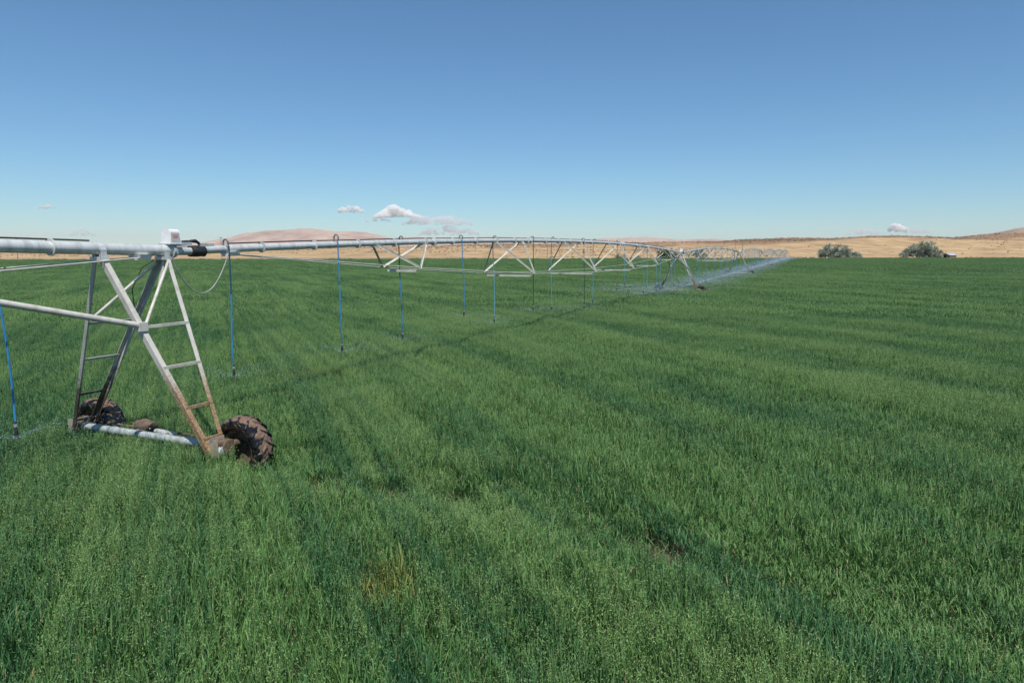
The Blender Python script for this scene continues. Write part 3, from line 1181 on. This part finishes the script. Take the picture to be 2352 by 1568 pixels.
    b.add([(bx - .105, -hy - .004 + .001, bz + .02), (bx + .105, -hy - .004 + .001, bz + .02), (bx + .093, -hy * .875 - .004, bz + H * .76), (bx - .093, -hy * .875 - .004, bz + H * .76)], [(0, 1, 2, 3)])
    b.build("box_door", M["panel"], box)
    b = MB()
    def on_door(u, v, d):
        yb = -hy + (hy - hy * .875) * (v / (H * .76))
        return (bx + u, yb - d, bz + v)
    b.add([on_door(-.052, .105, .007), on_door(.052, .105, .007), on_door(.050, .155, .007), on_door(-.050, .155, .007)], [(0, 1, 2, 3)])
    lab = b.build("warning_label", M["red"], box)
    b = MB()
    u = -.040
    for wv in (.012, .010, .014, .009, .012):
        b.add([on_door(u, .122, .009), on_door(u + wv, .122, .009), on_door(u + wv, .134, .009), on_door(u, .134, .009)], [(0, 1, 2, 3)])
        u += wv + .005
    b.build("label_lettering", M["white"], lab)
    b = MB()
    b.box((bx, 0, bz - .012), (.30, .30, .022))
    b.box((bx - .05, 0, bz - .035), (.10, .10, .04))
    b.build("box_base", M["galv"], root)
    # alignment bars on top of the joint
    b = MB()
    b.box((1.05, -0.02, PIPE_H + RAD + .055), (.42, .05, .075))
    b.box((1.62, -0.02, PIPE_H + RAD + .045), (.36, .05, .06))
    b.build("alignment_bar", M["beam"], root)
    b = MB()
    b.tube([(0.86, .05, PIPE_H + rad_in + .02), (1.0, .06, PIPE_H + .17), (1.2, .03, PIPE_H + .19), (1.38, -.02, PIPE_H + .18), (1.50, -.01, PIPE_H + .12), (1.66, .04, PIPE_H + RAD + .03)], 0.022, 8)
    b.tube([(1.26, .0, PIPE_H + .19), (1.36, -.03, PIPE_H + .205), (1.44, -.03, PIPE_H + .15)], 0.03, 8)
    b.build("control_cable", M["cable"], root)
    # hanging bracket between the leg heads, cable down the far side
    b = MB()
    b.bar((.63, -.02, zt), (.55, 0.06, zt - .52), 0.075, 0.02, (1, 0, 0))
    b.build("hanger_strap", M["paint"], root)
    b = MB()
    b.tube([(.55, .16, zt - .02), (.40, .30, zt - .16), (.26, .42, zt - .55), (.34, .50, zt - .95), (.40, .62, zt - 1.25)], 0.010, 6)
    b.build("motor_cable", M["cable"], root)
    for s in brace_sides:
        a = leg_at(-.63, s, .345, zt, zb) + Vector((0, s * .05, .02))
        e = Vector((-6.9, s * 0.09, PIPE_H + 0.36 - drop_top))
        b = MB()
        b.tube([a, e], 0.052, 14)
        b.build("drag_brace", M["paint"], root)
        b = MB()
        b.box(a + Vector((-.02, s * .01, -.01)), (.16, .09, .15))
        b.build("brace_bracket", M["leg"], root)


TOWER_LABELS = [
    "tall near pivot tower with muddy tractor wheels and white control box on top",
    "second pivot tower, its two spread ladder legs standing in the mist",
    "third pivot tower, its muddy wheel and pale base beam showing in the crop",
    "fourth pivot tower, a thin leg running down to a brown wheel",
    "fifth pivot tower, a tiny wheel showing at the foot of the spray",
    "sixth pivot tower, almost lost in blue spray near the end of the line",
    "outermost pivot tower at the tip of the irrigation line",
]
towers = []
tw1 = empty("pivot_tower")
tower_parts(tw1, RAD_BIG, (-1,), 0.0)
tw_proto = empty("pivot_tower")
tower_parts(tw_proto, RAD, (-1, 1), 0.04)
for k in range(NT):
    o = tw1 if k == 0 else (tw_proto if k == 1 else copy_tree(tw_proto))
    c = tref(k) - D * 0.93
    o.location = (c.x, c.y, c.z - PIPE_H)
    o.rotation_euler = (0, 0, HEAD)
    tag(o, TOWER_LABELS[k], "pivot tower", "towers of the irrigation line")
    towers.append(o)

# signal cable that loops from the near tower to the first drop
B = MB()
T1 = tref(0)
pts = []
pa = T1 + D * (-0.22) + E * 0.13 + Vector((0, 0, -0.10))
pb = T1 + D * 1.22 + E * 0.14 + Vector((0, 0, 0.06))
for i in range(25):
    t = i / 24
    p = pa.lerp(pb, t)
    p.z -= 0.80 * (1 - (2 * t - 0.95) ** 2) * (1 if t < .95 else 1) if 0 < t < 1 else 0
    pts.append(p)
B.tube(pts, 0.0125, 8)
tag(B.build("slack_cable", M["grey_cable"]), "grey cable hanging in a loop between near tower and first drop hose", "cable")


# ------------------------------------------------------------------ drop hoses with sprinklers
def gooseneck(b, side, tall, rad):
    """pipe outlet on top, bent over to the side; local origin on the pipe axis"""
    rr = 0.066
    pts = [(0, side * 0.02, rad - 0.01), (0, side * 0.02, rad + tall)]
    for i in range(1, 9):
        a = math.pi * i / 8
        pts.append((0, side * (0.02 + rr - rr * math.cos(a)), rad + tall + rr * math.sin(a)))
    pts.append((0, side * (0.02 + 2 * rr), rad + tall - 0.06))
    b.tube(pts, 0.019, 8)
    return Vector(pts[-1])


def drop_hose(pos, side, tall, length, mats, rad, label, group, sway=(0, 0), hr=0.0155):
    o = empty("drop_hose", pos, (0, 0, HEAD))
    b = MB()
    p0 = gooseneck(b, side, tall, rad)
    b.build("gooseneck", M["neck"], o)
    pts = []
    n = 10
    for i in range(n + 1):
        t = i / n
        pts.append(p0 + Vector((sway[0] * t + 0.035 * math.sin(t * 5 + pos[0]) * t, sway[1] * t + side * 0.02 * math.sin(t * 4 + pos[1]), -length * t)))
    cut = 4 if len(mats) > 1 else n
    b = MB(); b.tube(pts[:cut + 1], hr, 8)
    b.build("hose", mats[0], o)
    if len(mats) > 1:
        b = MB(); b.tube(pts[cut:], hr, 8)
        b.build("hose", mats[1], o)
    q = pts[-1]
    b = MB()
    b.tube([q + Vector((0, 0, .03)), q + Vector((0, 0, -.10))], [0.022, 0.019], 10)
    b.lathe([(0.0, -.10), (.027, -.10), (.027, -.17), (.016, -.19), (0, -.19)], "Z", 12, q, 0, False)
    b.lathe([(0.0, -.235), (.036, -.235), (.04, -.248), (0.0, -.253)], "Z", 12, q, 0, False)
    for k in range(3):
        a = k * 2.1
        b.bar(q + Vector((.022 * math.cos(a), .022 * math.sin(a), -.17)), q + Vector((.022 * math.cos(a), .022 * math.sin(a), -.24)), .008, .008, (1, 0, 0))
    b.build("sprinkler", M["fitting"], o)
    b = MB()
    b.lathe([(.0225, -.01), (.028, -.01), (.028, -.06), (.0225, -.06)], "Z", 12, q)
    b.build("hose_weight", M["weight"], o)
    tag(o, label, "drop hose", group)
    return o, q


BL, DB, BK, PL, RD = M["bluehose"], M["darkblue"], M["blackhose"], M["palehose"], M["redhose"]
GRP = "drop hoses hanging from the irrigation pipe"
spray_pts = []                               # positions of sprinkler nozzles


def pipe_point(k, x):
    """world point on the axis of span k at x metres from its first joint"""
    sp = spans[k] if k >= 0 else left_span
    m = Matrix.Translation(sp.location) @ sp.rotation_euler.to_matrix().to_4x4()
    return m @ Vector((x, 0, arch(x / SPAN) * (0.32 / 0.56 if k < 0 else 1.0)))


# (photo column at the pipe, near side?, photo row of the nozzle, hoses, label)
FIRST = [
    (525, 1, 868, (DB, BL), "blue drop hose with a dark upper half, beside the slack grey cable", .05),
    (775, 1, 811, (BL,), "long bright blue drop hose in front of the pipe, left of the first truss", .10),
    (921, -1, 782, (BK, BL), "drop hose behind the first truss, black above and blue below", .035),
    (1058, 1, 728, (BL,), "short bright blue drop hose alone between the first and second trusses", .05),
    (1137, -1, 744, (PL,), "faded blue drop hose seen through the second truss", .035),
    (1221, 1, 715, (BK,), "black drop hose at the right end of the second truss", .035),
    (1271, -1, 714, (PL,), "pale blue drop hose at the left end of the third truss", .035),
    (1337, 1, 710, (BK,), "black drop hose crossing the third truss", .035),
    (1367, -1, 697, (PL,), "pale blue drop hose at the right end of the third truss", .035),
    (1415, 1, 668, (RD,), "rust red drop hose crossing the fourth truss", .035),
    (1439, -1, 657, (PL,), "pale drop hose just right of the red one", .035),
    (1475, 1, 676, (PL,), "long pale blue drop hose reaching down into mist at the fifth truss", .035),
    (1491, -1, 662, (PL,), "pale drop hose just past the fifth truss", .035),
]
AV = FPX * (X1 * 0 + 1)
for px, near, py, mats, label, tall in FIRST:
    a_t = 385.0 / (1870.0 - px)
    t = a_t - 0.263 - (0.0045 if near > 0 else -0.0045) * 0.6
    p = pipe_point(0, t * SPAN)
    side = -1 if near > 0 else 1
    q = p + E * (0.15 * (1 if near > 0 else -1))
    ang = math.atan((py - CY) / FPX) + PITCH
    znoz = CAM_H - q.y * math.tan(ang)
    znoz = min(max(znoz, 0.72), 1.9)
    length = (p.z + RAD + tall - 0.06) - (znoz + 0.26)
    if px == 525:
        sway = (0.02, 0.0)
    else:
        sway = (random.uniform(-.05, .05), random.uniform(-.03, .03))
    o, qq = drop_hose(p, side, tall, length, mats, RAD, label, GRP, sway)
    spray_pts.append((p + D * (qq.x) + E * (-qq.y) + Vector((0, 0, qq.z - 0.24)), px))
# the last ones before the second tower
for i, (t, near) in enumerate(((0.79, 1), (0.845, -1), (0.90, 1), (0.955, -1))):
    p = pipe_point(0, t * SPAN)
    o, qq = drop_hose(p, -1 if near > 0 else 1, .035, p.z + RAD - 1.25, (PL,), RAD,
                      ["pale drop hose left of the second tower's far leg", "pale drop hose between the legs of the second tower, behind the pipe",
                       "pale drop hose in front of the second tower's left leg", "pale drop hose close under the second tower's control box"][i], GRP)
    spray_pts.append((p + E * (-qq.y) + Vector((0, 0, qq.z - 0.24)), 1500))
# left span: two hoses, one at the picture's edge
for px, near, py, label in ((-6, 1, 1008, "bright blue drop hose at the left edge, behind the white drag brace"),):
    p = pipe_point(-1, SPAN - (0.263 - 385.0 / (1870.0 - px)) * SPAN)
    q = p - E * 0.15
    ang = math.atan((py - CY) / FPX) + PITCH
    znoz = CAM_H - q.y * math.tan(ang)
    o, qq = drop_hose(p, 1, .04, p.z + RAD_BIG - znoz - .26, (BL,), RAD_BIG, label, GRP, (0.10, -.08), 0.0165)
    spray_pts.append((p + D * qq.x + E * (-qq.y) + Vector((0, 0, qq.z - 0.24)), px))
# farther spans: copies of one hose
SP_NAMES = ["second", "third", "fourth", "fifth", "outermost"]
protos = {}
for k in range(1, NT - 1):
    for i in range(16):
        x = 1.8 + i * 3.33 + (0.12 if i % 2 else -.12)
        p = pipe_point(k, x)
        side = -1 if i % 2 == 0 else 1
        key = side
        g = float(field_z(p.x, p.y))
        hl = p.z - 1.05 - g + 0.1
        if key not in protos:
            o, qq = drop_hose(p, side, .035, hl, (PL,), RAD, "x", "x")
            protos[key] = (o, hl)
        else:
            src, sl = protos[key]
            o = copy_tree(src)
            o.location = p
            o.scale = (1, 1, 1)
            dz = hl - sl
            o.location.z = p.z
            for ch in o.children:
                if ch.name.startswith("hose") and not ch.name.startswith("hose_weight"):
                    f = hl / sl
                    ch.scale = (1, 1, f)
                    top = RAD + 0.035 - 0.06
                    ch.location = (0, 0, top - top * f)
                elif not ch.name.startswith("gooseneck"):
                    ch.location = (0, 0, -dz)
        tag(o, f"thin pale drop hose in the row under the {SP_NAMES[k-1]} pipe span", "drop hose",
            f"drop hoses under the {SP_NAMES[k-1]} span")
        spray_pts.append((Vector((p.x, p.y, g + 0.85)), 1600 + k))


# ------------------------------------------------------------------ water spray
def spray_mesh(jets, per, reach, rise, size, stretch, seed, width=1.0):
    r2 = np.random.default_rng(seed)
    V = []
    for j in range(jets):
        a = 2 * math.pi * (j + r2.uniform(-.3, .3)) / jets
        rc = reach * r2.uniform(.75, 1.1)
        ri = rise * r2.uniform(.6, 1.3)
        t = r2.beta(1.0, 1.25, per)
        rad = rc * t
        z = ri * t - (ri + 0.62) * t ** 2.2 * 0.9
        jit = (0.012 + 0.22 * t * width)
        x = rad * math.cos(a) + r2.normal(0, 1, per) * jit
        y = rad * math.sin(a) + r2.normal(0, 1, per) * jit
        z = z + r2.normal(0, 1, per) * jit * 0.5
        V.append(np.stack([x, y, z], 1))
    c = np.concatenate(V)
    c = c[c[:, 2] > -0.25]
    n = len(c)
    dirv = np.stack([c[:, 0], c[:, 1], np.full(n, 0.05)], 1)
    dirv /= np.linalg.norm(dirv, axis=1)[:, None] + 1e-6
    dirv = dirv + r2.normal(0, .25, (n, 3))
    s = (size * r2.uniform(.5, 1.3, n))[:, None]
    o = np.cross(dirv, r2.normal(size=(n, 3)))
    o /= np.linalg.norm(o, axis=1)[:, None] + 1e-6
    Q = np.stack([c - dirv * s * stretch, c + o * s, c + dirv * s * stretch, c - o * s], 1).reshape(-1, 3)
    return raw_mesh("spray_jets", Q, np.arange(n * 4), np.full(n, 4), (M["spray"],))


sp_src = [spray_mesh(10, 130, 2.2, 0.85, 0.0026, 3.8, 3 + i, 0.7) for i in range(3)]
sp_src += [spray_mesh(16, 110, 3.8, 0.7, 0.0075, 2.0, 13 + i, 1.8) for i in range(3)]
sp_src += [spray_mesh(20, 130, 5.0, 1.3, 0.0105, 1.8, 23 + i, 2.8) for i in range(3)]
pp, rr_, ss_, ii_ = [], [], [], []
for p, px in spray_pts:
    d = p.y
    pp.append(tuple(p)); rr_.append(random.uniform(0, 6.28)); ss_.append((1, 1, 1))
    if d < 40:
        ii_.append(random.randrange(3))
    elif d < 62:
        ii_.append(3 + random.randrange(3))
    else:
        ii_.append(6 + random.randrange(3))
tag(scatter("water_spray", pp, rr_, ss_, ii_, sp_src), "fine jets and mist of water thrown from the sprinklers", "water spray", kind="stuff")


# ------------------------------------------------------------------ trees and bushes at the field edge
def foliage(name, lobes, per, leaf, mat, seed):
    r2 = np.random.default_rng(seed)
    cs, ts = [], []
    for (cx, cy, cz, rx, ry, rz) in lobes:
        n = int(per * (rx * ry * rz) ** (2 / 3) / 4) + 40
        k = max(6, n // 60)
        d = r2.normal(size=(k, 3)); d /= np.linalg.norm(d, axis=1)[:, None]
        cc = d * (r2.uniform(.45, 1.0, k) ** .5)[:, None] * np.array([rx, ry, rz]) + np.array([cx, cy, cz])
        tint = r2.uniform(0, 1, k)
        idx = r2.integers(0, k, n)
        sp = r2.normal(0, 1, (n, 3)) * np.array([rx, ry, rz]) * 0.17
        cs.append(cc[idx] + sp)
        ts.append(np.clip(tint[idx] * .7 + r2.uniform(-.1, .4, n), 0, 1))
    c = np.concatenate(cs); t = np.concatenate(ts)
    keep = c[:, 2] > 0.1
    c, t = c[keep], t[keep]
    n = len(c)
    a = r2.normal(size=(n, 3)); a /= np.linalg.norm(a, axis=1)[:, None]
    b = np.cross(a, r2.normal(size=(n, 3))); b /= np.linalg.norm(b, axis=1)[:, None]
    s = (leaf * r2.uniform(.5, 1.3, n))[:, None]
    Q = np.stack([c - a * s, c + b * s * .55, c + a * s, c - b * s * .55], 1).reshape(-1, 3)
    return raw_mesh(name, Q, np.arange(n * 4), np.full(n, 4), (mat,), None, {"tint": np.repeat(t, 4)})


def at_edge(px, beyond):
    t = az(px)
    y = (314.0 + beyond * 1.03) / (1 - 0.246 * t)
    return Vector((t * y, y, hill_z(t * y, y)))


def plant(name, px, beyond, w, h, nl, mat, label, cat, seed, per=420, leaf=0.30, trunk=True, flat=0.75, group=None):
    p = at_edge(px, beyond)
    r2 = random.Random(seed)
    o = empty(name, p)
    lobes = []
    for i in range(nl):
        u = (i + .5) / nl * 2 - 1
        lx = u * w * 0.36 + r2.uniform(-.05, .05) * w
        hh = h * (1 - 0.45 * u * u) * r2.uniform(.78, 1.0)
        rz = hh * 0.40
        lobes.append((lx, r2.uniform(-.18, .18) * w, hh - rz, w / nl * r2.uniform(.62, .85), w / nl * .75, rz))
        lobes.append((lx + r2.uniform(-.1, .1) * w, r2.uniform(-.2, .2) * w, hh * 0.32, w / nl * r2.uniform(.7, .95), w / nl * .8, hh * .30))
    me = foliage("crown", lobes, per, leaf, mat, seed)
    link("crown", me, o)
    b = MB()
    for i in range(max(2, nl)):
        u = (i + .5) / max(2, nl) * 2 - 1
        b.tube([(u * w * .12, 0, -.2), (u * w * .2, 0, h * .25), (u * w * .32, r2.uniform(-.1, .1) * w, h * .6)], [h * .022, h * .017, h * .007], 7)
    b.build("trunk", M["bark"], o)
    tag(o, label, cat, group)
    return o


plant("olive_tree", 1919, 10, 17.5, 9.2, 4, M["olive"], "grey green bushy tree left of the pair by the shed, nearer the pivot's end", "tree", 5, leaf=.34)
plant("olive_tree", 1962, 8, 8.0, 4.2, 2, M["olive"], "low grey green shrub skirting the right side of the left bushy tree", "shrub", 15, leaf=.3)
plant("olive_tree", 2118, 11, 22.5, 10.3, 5, M["olive"], "widest grey green bushy tree, immediately left of the small shed", "tree", 6, leaf=.34)
plant("olive_tree", 2150, 9, 6.5, 7.0, 2, M["olive"], "narrow grey green tree squeezed between the widest bush and the shed", "tree", 16, leaf=.3)
plant("leafy_tree", 1531, 14, 9.5, 7.2, 3, M["tree"], "dark green leafy tree behind the second tower", "tree", 7, leaf=.3)
plant("olive_tree", 1604, 12, 7.0, 5.8, 2, M["olive"], "grey green bush behind the second pipe span", "shrub", 8, leaf=.28)
plant("sage_shrub", 1425, 12, 6.0, 3.2, 3, M["olive"], "low grey shrub beyond the fifth truss of the first span", "shrub", 9, leaf=.26)
plant("sage_shrub", 1465, 16, 4.5, 2.4, 2, M["olive"], "smallest grey shrub, just left of the dark green tree", "shrub", 10, leaf=.26)

# shed
p = at_edge(2180, 8)
shed = empty("shed", p, (0, 0, R(-64)))
b = MB()
w, l, h = 4.6, 6.0, 2.0
for a, c in (((-w/2, -l/2), (w/2, -l/2)), ((w/2, -l/2), (w/2, l/2)), ((w/2, l/2), (-w/2, l/2)), ((-w/2, l/2), (-w/2, -l/2))):
    b.bar((a[0], a[1], h / 2), (c[0], c[1], h / 2), .10, h)
b.add([(-w/2, -l/2 - .02, h), (w/2, -l/2 - .02, h), (0, -l/2 - .02, h + 1.0)], [(0, 1, 2)])
b.add([(-w/2, l/2 + .02, h), (w/2, l/2 + .02, h), (0, l/2 + .02, h + 1.0)], [(2, 1, 0)])
b.build("wall", M["wood"], shed)
b = MB()
for s in (-1, 1):
    b.bar((s * w * .30, -l/2 - .35, h + .42), (s * w * .30, l/2 + .35, h + .42), w * .66, .07, (s * .42, 0, 1))
b.build("roof", M["tin"], shed)
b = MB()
b.box((-.3, -l/2 - .075, .95), (1.5, .05, 1.9))  # black slab painted as the shade of the open gable end
b.build("shaded_doorway", M["dark"], shed)
tag(shed, "small weathered shed with a bleached tin roof beside the bushes", "shed")

# utility poles
POLES = [(40, 26, 9.0, "utility pole under the thick left pipe, left of the near tower"),
         (509, 60, 11.0, "utility pole rising above the pipe next to the first gooseneck"),
         (1257, 50, 9.5, "utility pole between the second and third trusses"),
         (1705, 24, 10.0, "utility pole standing out above the third tower"),
         (1688, 140, 10.0, "farther, fainter utility pole just left of the one over the third tower")]
pole_proto = None
for px, be, h, label in POLES:
    p = at_edge(px, be)
    if pole_proto is None:
        o = empty("utility_pole")
        b = MB(); b.tube([(0, 0, -.3), (0, 0, 9.5)], [.15, .10], 8); b.build("post", M["wood"], o)
        b = MB(); b.bar((-1.1, 0, 8.9), (1.1, 0, 8.9), .1, .12); b.build("crossarm", M["wood"], o)
        b = MB()
        for x in (-1.0, -.4, .4, 1.0):
            b.tube([(x, 0, 8.97), (x, 0, 9.16)], .05, 6)
        b.build("insulator", M["weight"], o)
        pole_proto = o
    else:
        o = copy_tree(pole_proto)
    o.location = p
    o.rotation_euler = (0, 0, random.uniform(-.3, .3))
    o.scale = (1, 1, h / 9.5)
    tag(o, label, "utility pole", "utility poles beyond the field")

# pale hive boxes by the right edge
hive_proto = None
HV = [(1828, 34, "pale box highest on the slope, just past the spray's end"), (1846, 30, "pale box on the slope, second along from the spray's end"),
      (1856, 6, "pale box at the crop's edge, farthest from the left bushy tree"), (1875, 5, "pale box at the crop's edge, middle one of three"),
      (1900, 4, "pale box at the crop's edge right under the left bushy tree")]
for px, be, label in HV:
    if hive_proto is None:
        o = empty("hive_box")
        b = MB(); b.box((0, 0, .45), (.75, .65, .9)); b.build("body", M["hive"], o)
        b = MB(); b.box((0, 0, .955), (.85, .75, .11)); b.build("lid", M["white"], o)
        hive_proto = o
    else:
        o = copy_tree(hive_proto)
    o.location = at_edge(px, be)
    tag(o, label, "box", "pale boxes at the field edge")

# sagebrush on the hills, weeds and rubble along the edge
def tuft(seed, n, leaf, mat, flat=.6):
    lobes = [(0, 0, .45, .75, .75, .5), (.35, .2, .3, .5, .5, .35), (-.3, -.2, .35, .5, .5, .35)]
    return foliage("tuft", lobes, n, leaf, mat, seed)


src = [tuft(31 + i, 120, .22, M["sage"]) for i in range(3)] + [tuft(41 + i, 120, .22, M["olive"]) for i in range(2)]
pp, rr_, ss_, ii_ = [], [], [], []
cnt = 0
while cnt < 6000:
    px = random.uniform(-100, 2500)
    if random.random() > float(np.interp(px, [0, 900, 1300, 1600, 2400], [.25, .35, .8, 1, 1])):
        continue
    t = az(px)
    y = random.uniform(340, 1250)
    x = t * y
    if edge_s(x, y) < 30:
        continue
    if x > 230 and y < 760 and random.random() < .85:
        continue
    c = mnoise.fractal(Vector((x * .006, y * .006, 5.5)), .9, 2, 4)
    z = hill_z(x, y)
    if c + 0.015 * (z - 14) < random.uniform(-.35, .5):
        continue
    s = random.uniform(.25, .8) * (1.0 + 0.9 * (y > 850))
    pp.append((x, y, z)); rr_.append(random.uniform(0, 6.28)); ss_.append((s, s, s * random.uniform(.7, 1.2)))
    ii_.append(random.randrange(3) if random.random() < .90 else 3 + random.randrange(2))
    cnt += 1
tag(scatter("sagebrush", pp, rr_, ss_, ii_, src), "scattered sagebrush clumps on the dry hills", "sagebrush", kind="stuff")

pp, rr_, ss_, ii_ = [], [], [], []
for i in range(1500):
    px = random.uniform(-200, 2600)
    p = at_edge(px, random.choice((random.uniform(0.5, 5), random.uniform(12, 24))))
    if mnoise.noise(Vector((p.x * .03, p.y * .03, 1))) < random.uniform(-.6, .5):
        continue
    s = random.uniform(.35, .9)
    pp.append(tuple(p)); rr_.append(random.uniform(0, 6.28)); ss_.append((s * 1.6, s * 1.6, s)); ii_.append(random.choice((0, 1, 2, 3, 4, 3, 4)))
tag(scatter("edge_weeds", pp, rr_, ss_, ii_, src), "dull weeds along the track at the far edge of the crop", "weeds", kind="stuff")


# ------------------------------------------------------------------ clouds
def mat_cloud(name, dens):
    m = bpy.data.materials.new(name)
    m.use_nodes = True
    nt = m.node_tree
    nt.nodes.clear()
    out = nt.nodes.new("ShaderNodeOutputMaterial")
    v = nt.nodes.new("ShaderNodeVolumePrincipled")
    v.inputs["Color"].default_value = (1.0, 0.995, 0.985, 1)
    tc = nt.nodes.new("ShaderNodeNewGeometry").outputs["Position"]
    nz = noise_n(nt, tc, 0.014, 5, 0.65)
    nt.links.new(math_n(nt, "MULTIPLY", smooth_n(nt, nz, 0.34, 0.72), dens), v.inputs["Density"])
    v.inputs["Anisotropy"].default_value = 0.0
    nt.links.new(v.outputs[0], out.inputs["Volume"])
    return m


M["cloud"] = mat_cloud("cumulus_cloud", 0.042)
M["thin_cloud"] = mat_cloud("thin_cloud", 0.011)
ICO = None


def ico():
    global ICO
    if ICO is None:
        import bmesh
        bm = bmesh.new()
        bmesh.ops.create_icosphere(bm, subdivisions=3, radius=1.0)
        ICO = ([v.co.copy() for v in bm.verts], [tuple(v.index for v in f.verts) for f in bm.faces])
        bm.free()
    return ICO


def cloud(x0, x1, ytop, ybot, puffs, mat, label, seed, dist=22000.0, peaks=None):
    r2 = random.Random(seed)
    cx = (x0 + x1) / 2
    sc = dist / FPX
    c = Vector((az(cx) * dist, dist, CAM_H + (HORIZ - ybot) * sc))
    W, H = (x1 - x0) * sc, (ybot - ytop) * sc
    o = None
    vs, fs = ico()
    b = MB()
    for i in range(int(puffs * 1.6)):
        u = r2.uniform(-1, 1)
        env = (1 - u * u) ** .6
        if peaks:
            env *= float(np.interp(u, [q[0] for q in peaks], [q[1] for q in peaks]))
        rr = H * r2.uniform(.10, .30) * (0.5 + .5 * env)
        z = r2.uniform(0, max(.02, env * H - rr))
        p = Vector((u * W * .5, r2.uniform(-.3, .3) * W * .4, z + rr * .35))
        el = r2.uniform(1.2, 1.9)
        b.add([(p.x + v.x * rr * el * (1 + .32 * mnoise.noise(v * 2.3 + Vector((i, seed, 0)))),
                p.y + v.y * rr * el, p.z + max(v.z, -.45) * rr * (1 + .45 * mnoise.noise(v * 2.8 + Vector((seed, i, 4)))))
               for v in vs], fs)
    o = b.build("cloud", mat, None, c)
    # merge the puffs into one skin so that their overlaps do not count twice
    md = o.modifiers.new("skin", "REMESH")
    md.mode = "VOXEL"
    md.voxel_size = max(H / 40.0, 4.0)
    tag(o, label, "cloud", "small clouds low over the horizon")


cloud(781, 836, 473.5, 491, 26, M["cloud"], "small compact white cloud left of the biggest one", 3)
cloud(862, 968, 471, 502, 60, M["cloud"], "biggest white cumulus cloud, above the first truss", 4, peaks=[(-1, .5), (-.5, .8), (-.15, 1), (.1, .75), (.6, .45), (1, .2)])
cloud(925, 1085, 496, 518, 80, M["thin_cloud"], "thin flat cloud trailing right from the biggest cumulus", 5)
cloud(836, 900, 500, 512, 22, M["thin_cloud"], "faint streak of cloud under the left of the biggest cumulus", 6)
cloud(965, 1100, 519, 541, 60, M["thin_cloud"], "faintest ragged cloud low above the pipe in the middle", 7)
cloud(100, 134, 472, 482, 22, M["cloud"], "small faint cloud high at the left edge", 8)
cloud(165, 225, 527, 543, 24, M["thin_cloud"], "faint low cloud over the thick left pipe", 9)
cloud(2036, 2078, 513, 534, 26, M["cloud"], "small white puff of cloud above the widest bushy tree", 10, 24000.0)
cloud(1945, 2018, 525, 541, 44, M["thin_cloud"], "faint cloud left of the white puff on the right", 11, 24000.0)
cloud(2078, 2138, 523, 538, 36, M["thin_cloud"], "faint cloud right of the white puff on the right", 12, 24000.0)
cloud(1440, 1495, 537, 549, 18, M["thin_cloud"], "faint low cloud above the right half of the first span", 13, 24000.0)

# ------------------------------------------------------------------ haze
m = bpy.data.materials.new("pale_air")
m.use_nodes = True
nt = m.node_tree
nt.nodes.clear()
out = nt.nodes.new("ShaderNodeOutputMaterial")
v = nt.nodes.new("ShaderNodeVolumePrincipled")
v.inputs["Color"].default_value = (1.0, 0.93, 0.92, 1)
v.inputs["Density"].default_value = 3.8e-5
v.inputs["Anisotropy"].default_value = 0.2
nt.links.new(v.outputs[0], out.inputs["Volume"])
b = MB()
b.box((0, 0, 200), (32000, 32000, 440))
o = b.build("haze", m, None, None, 0)
tag(o, "thin pale summer haze over the plain", "haze", kind="stuff")

# ------------------------------------------------------------------ light
SUN_EL, SUN_TO = R(60), (0.16, -0.56)          # direction towards the sun, seen from above
world = bpy.data.worlds.new("World")
scene.world = world
world.use_nodes = True
nt = world.node_tree
bg = nt.nodes["Background"]
sky = nt.nodes.new("ShaderNodeTexSky")
sky.sky_type = "NISHITA"
sky.sun_disc = False
sky.sun_elevation = SUN_EL
sky.sun_rotation = math.atan2(SUN_TO[0], SUN_TO[1])
sky.altitude = 0
sky.air_density = 1.0
sky.dust_density = 0.0
sky.ozone_density = 9.0
nt.links.new(mixc(nt, 1.0, sky.outputs[0], (0.795, 1.0, 0.99), "MULTIPLY"), bg.inputs["Color"])
bg.inputs["Strength"].default_value = 0.112
sd = bpy.data.lights.new("sun", "SUN")
sd.energy = 5.0
sd.angle = R(0.53)
sd.color = (1.0, 0.955, 0.88)
sun = link("sun", sd)
h = Vector((SUN_TO[0], SUN_TO[1], 0)).normalized() * math.cos(SUN_EL)
sun.rotation_euler = Vector((h.x, h.y, math.sin(SUN_EL))).to_track_quat("Z", "Y").to_euler()

vs_ = scene.view_settings
vs_.view_transform = "Standard"
vs_.look = "None"
vs_.exposure = 0.0
vs_.gamma = 1.0
scene.cycles.max_bounces = 48
scene.cycles.sample_clamp_direct = 6.0
scene.cycles.sample_clamp_indirect = 4.0
scene.cycles.diffuse_bounces = 5
scene.cycles.glossy_bounces = 4
scene.cycles.transmission_bounces = 5
scene.cycles.volume_bounces = 48
scene.cycles.transparent_max_bounces = 8
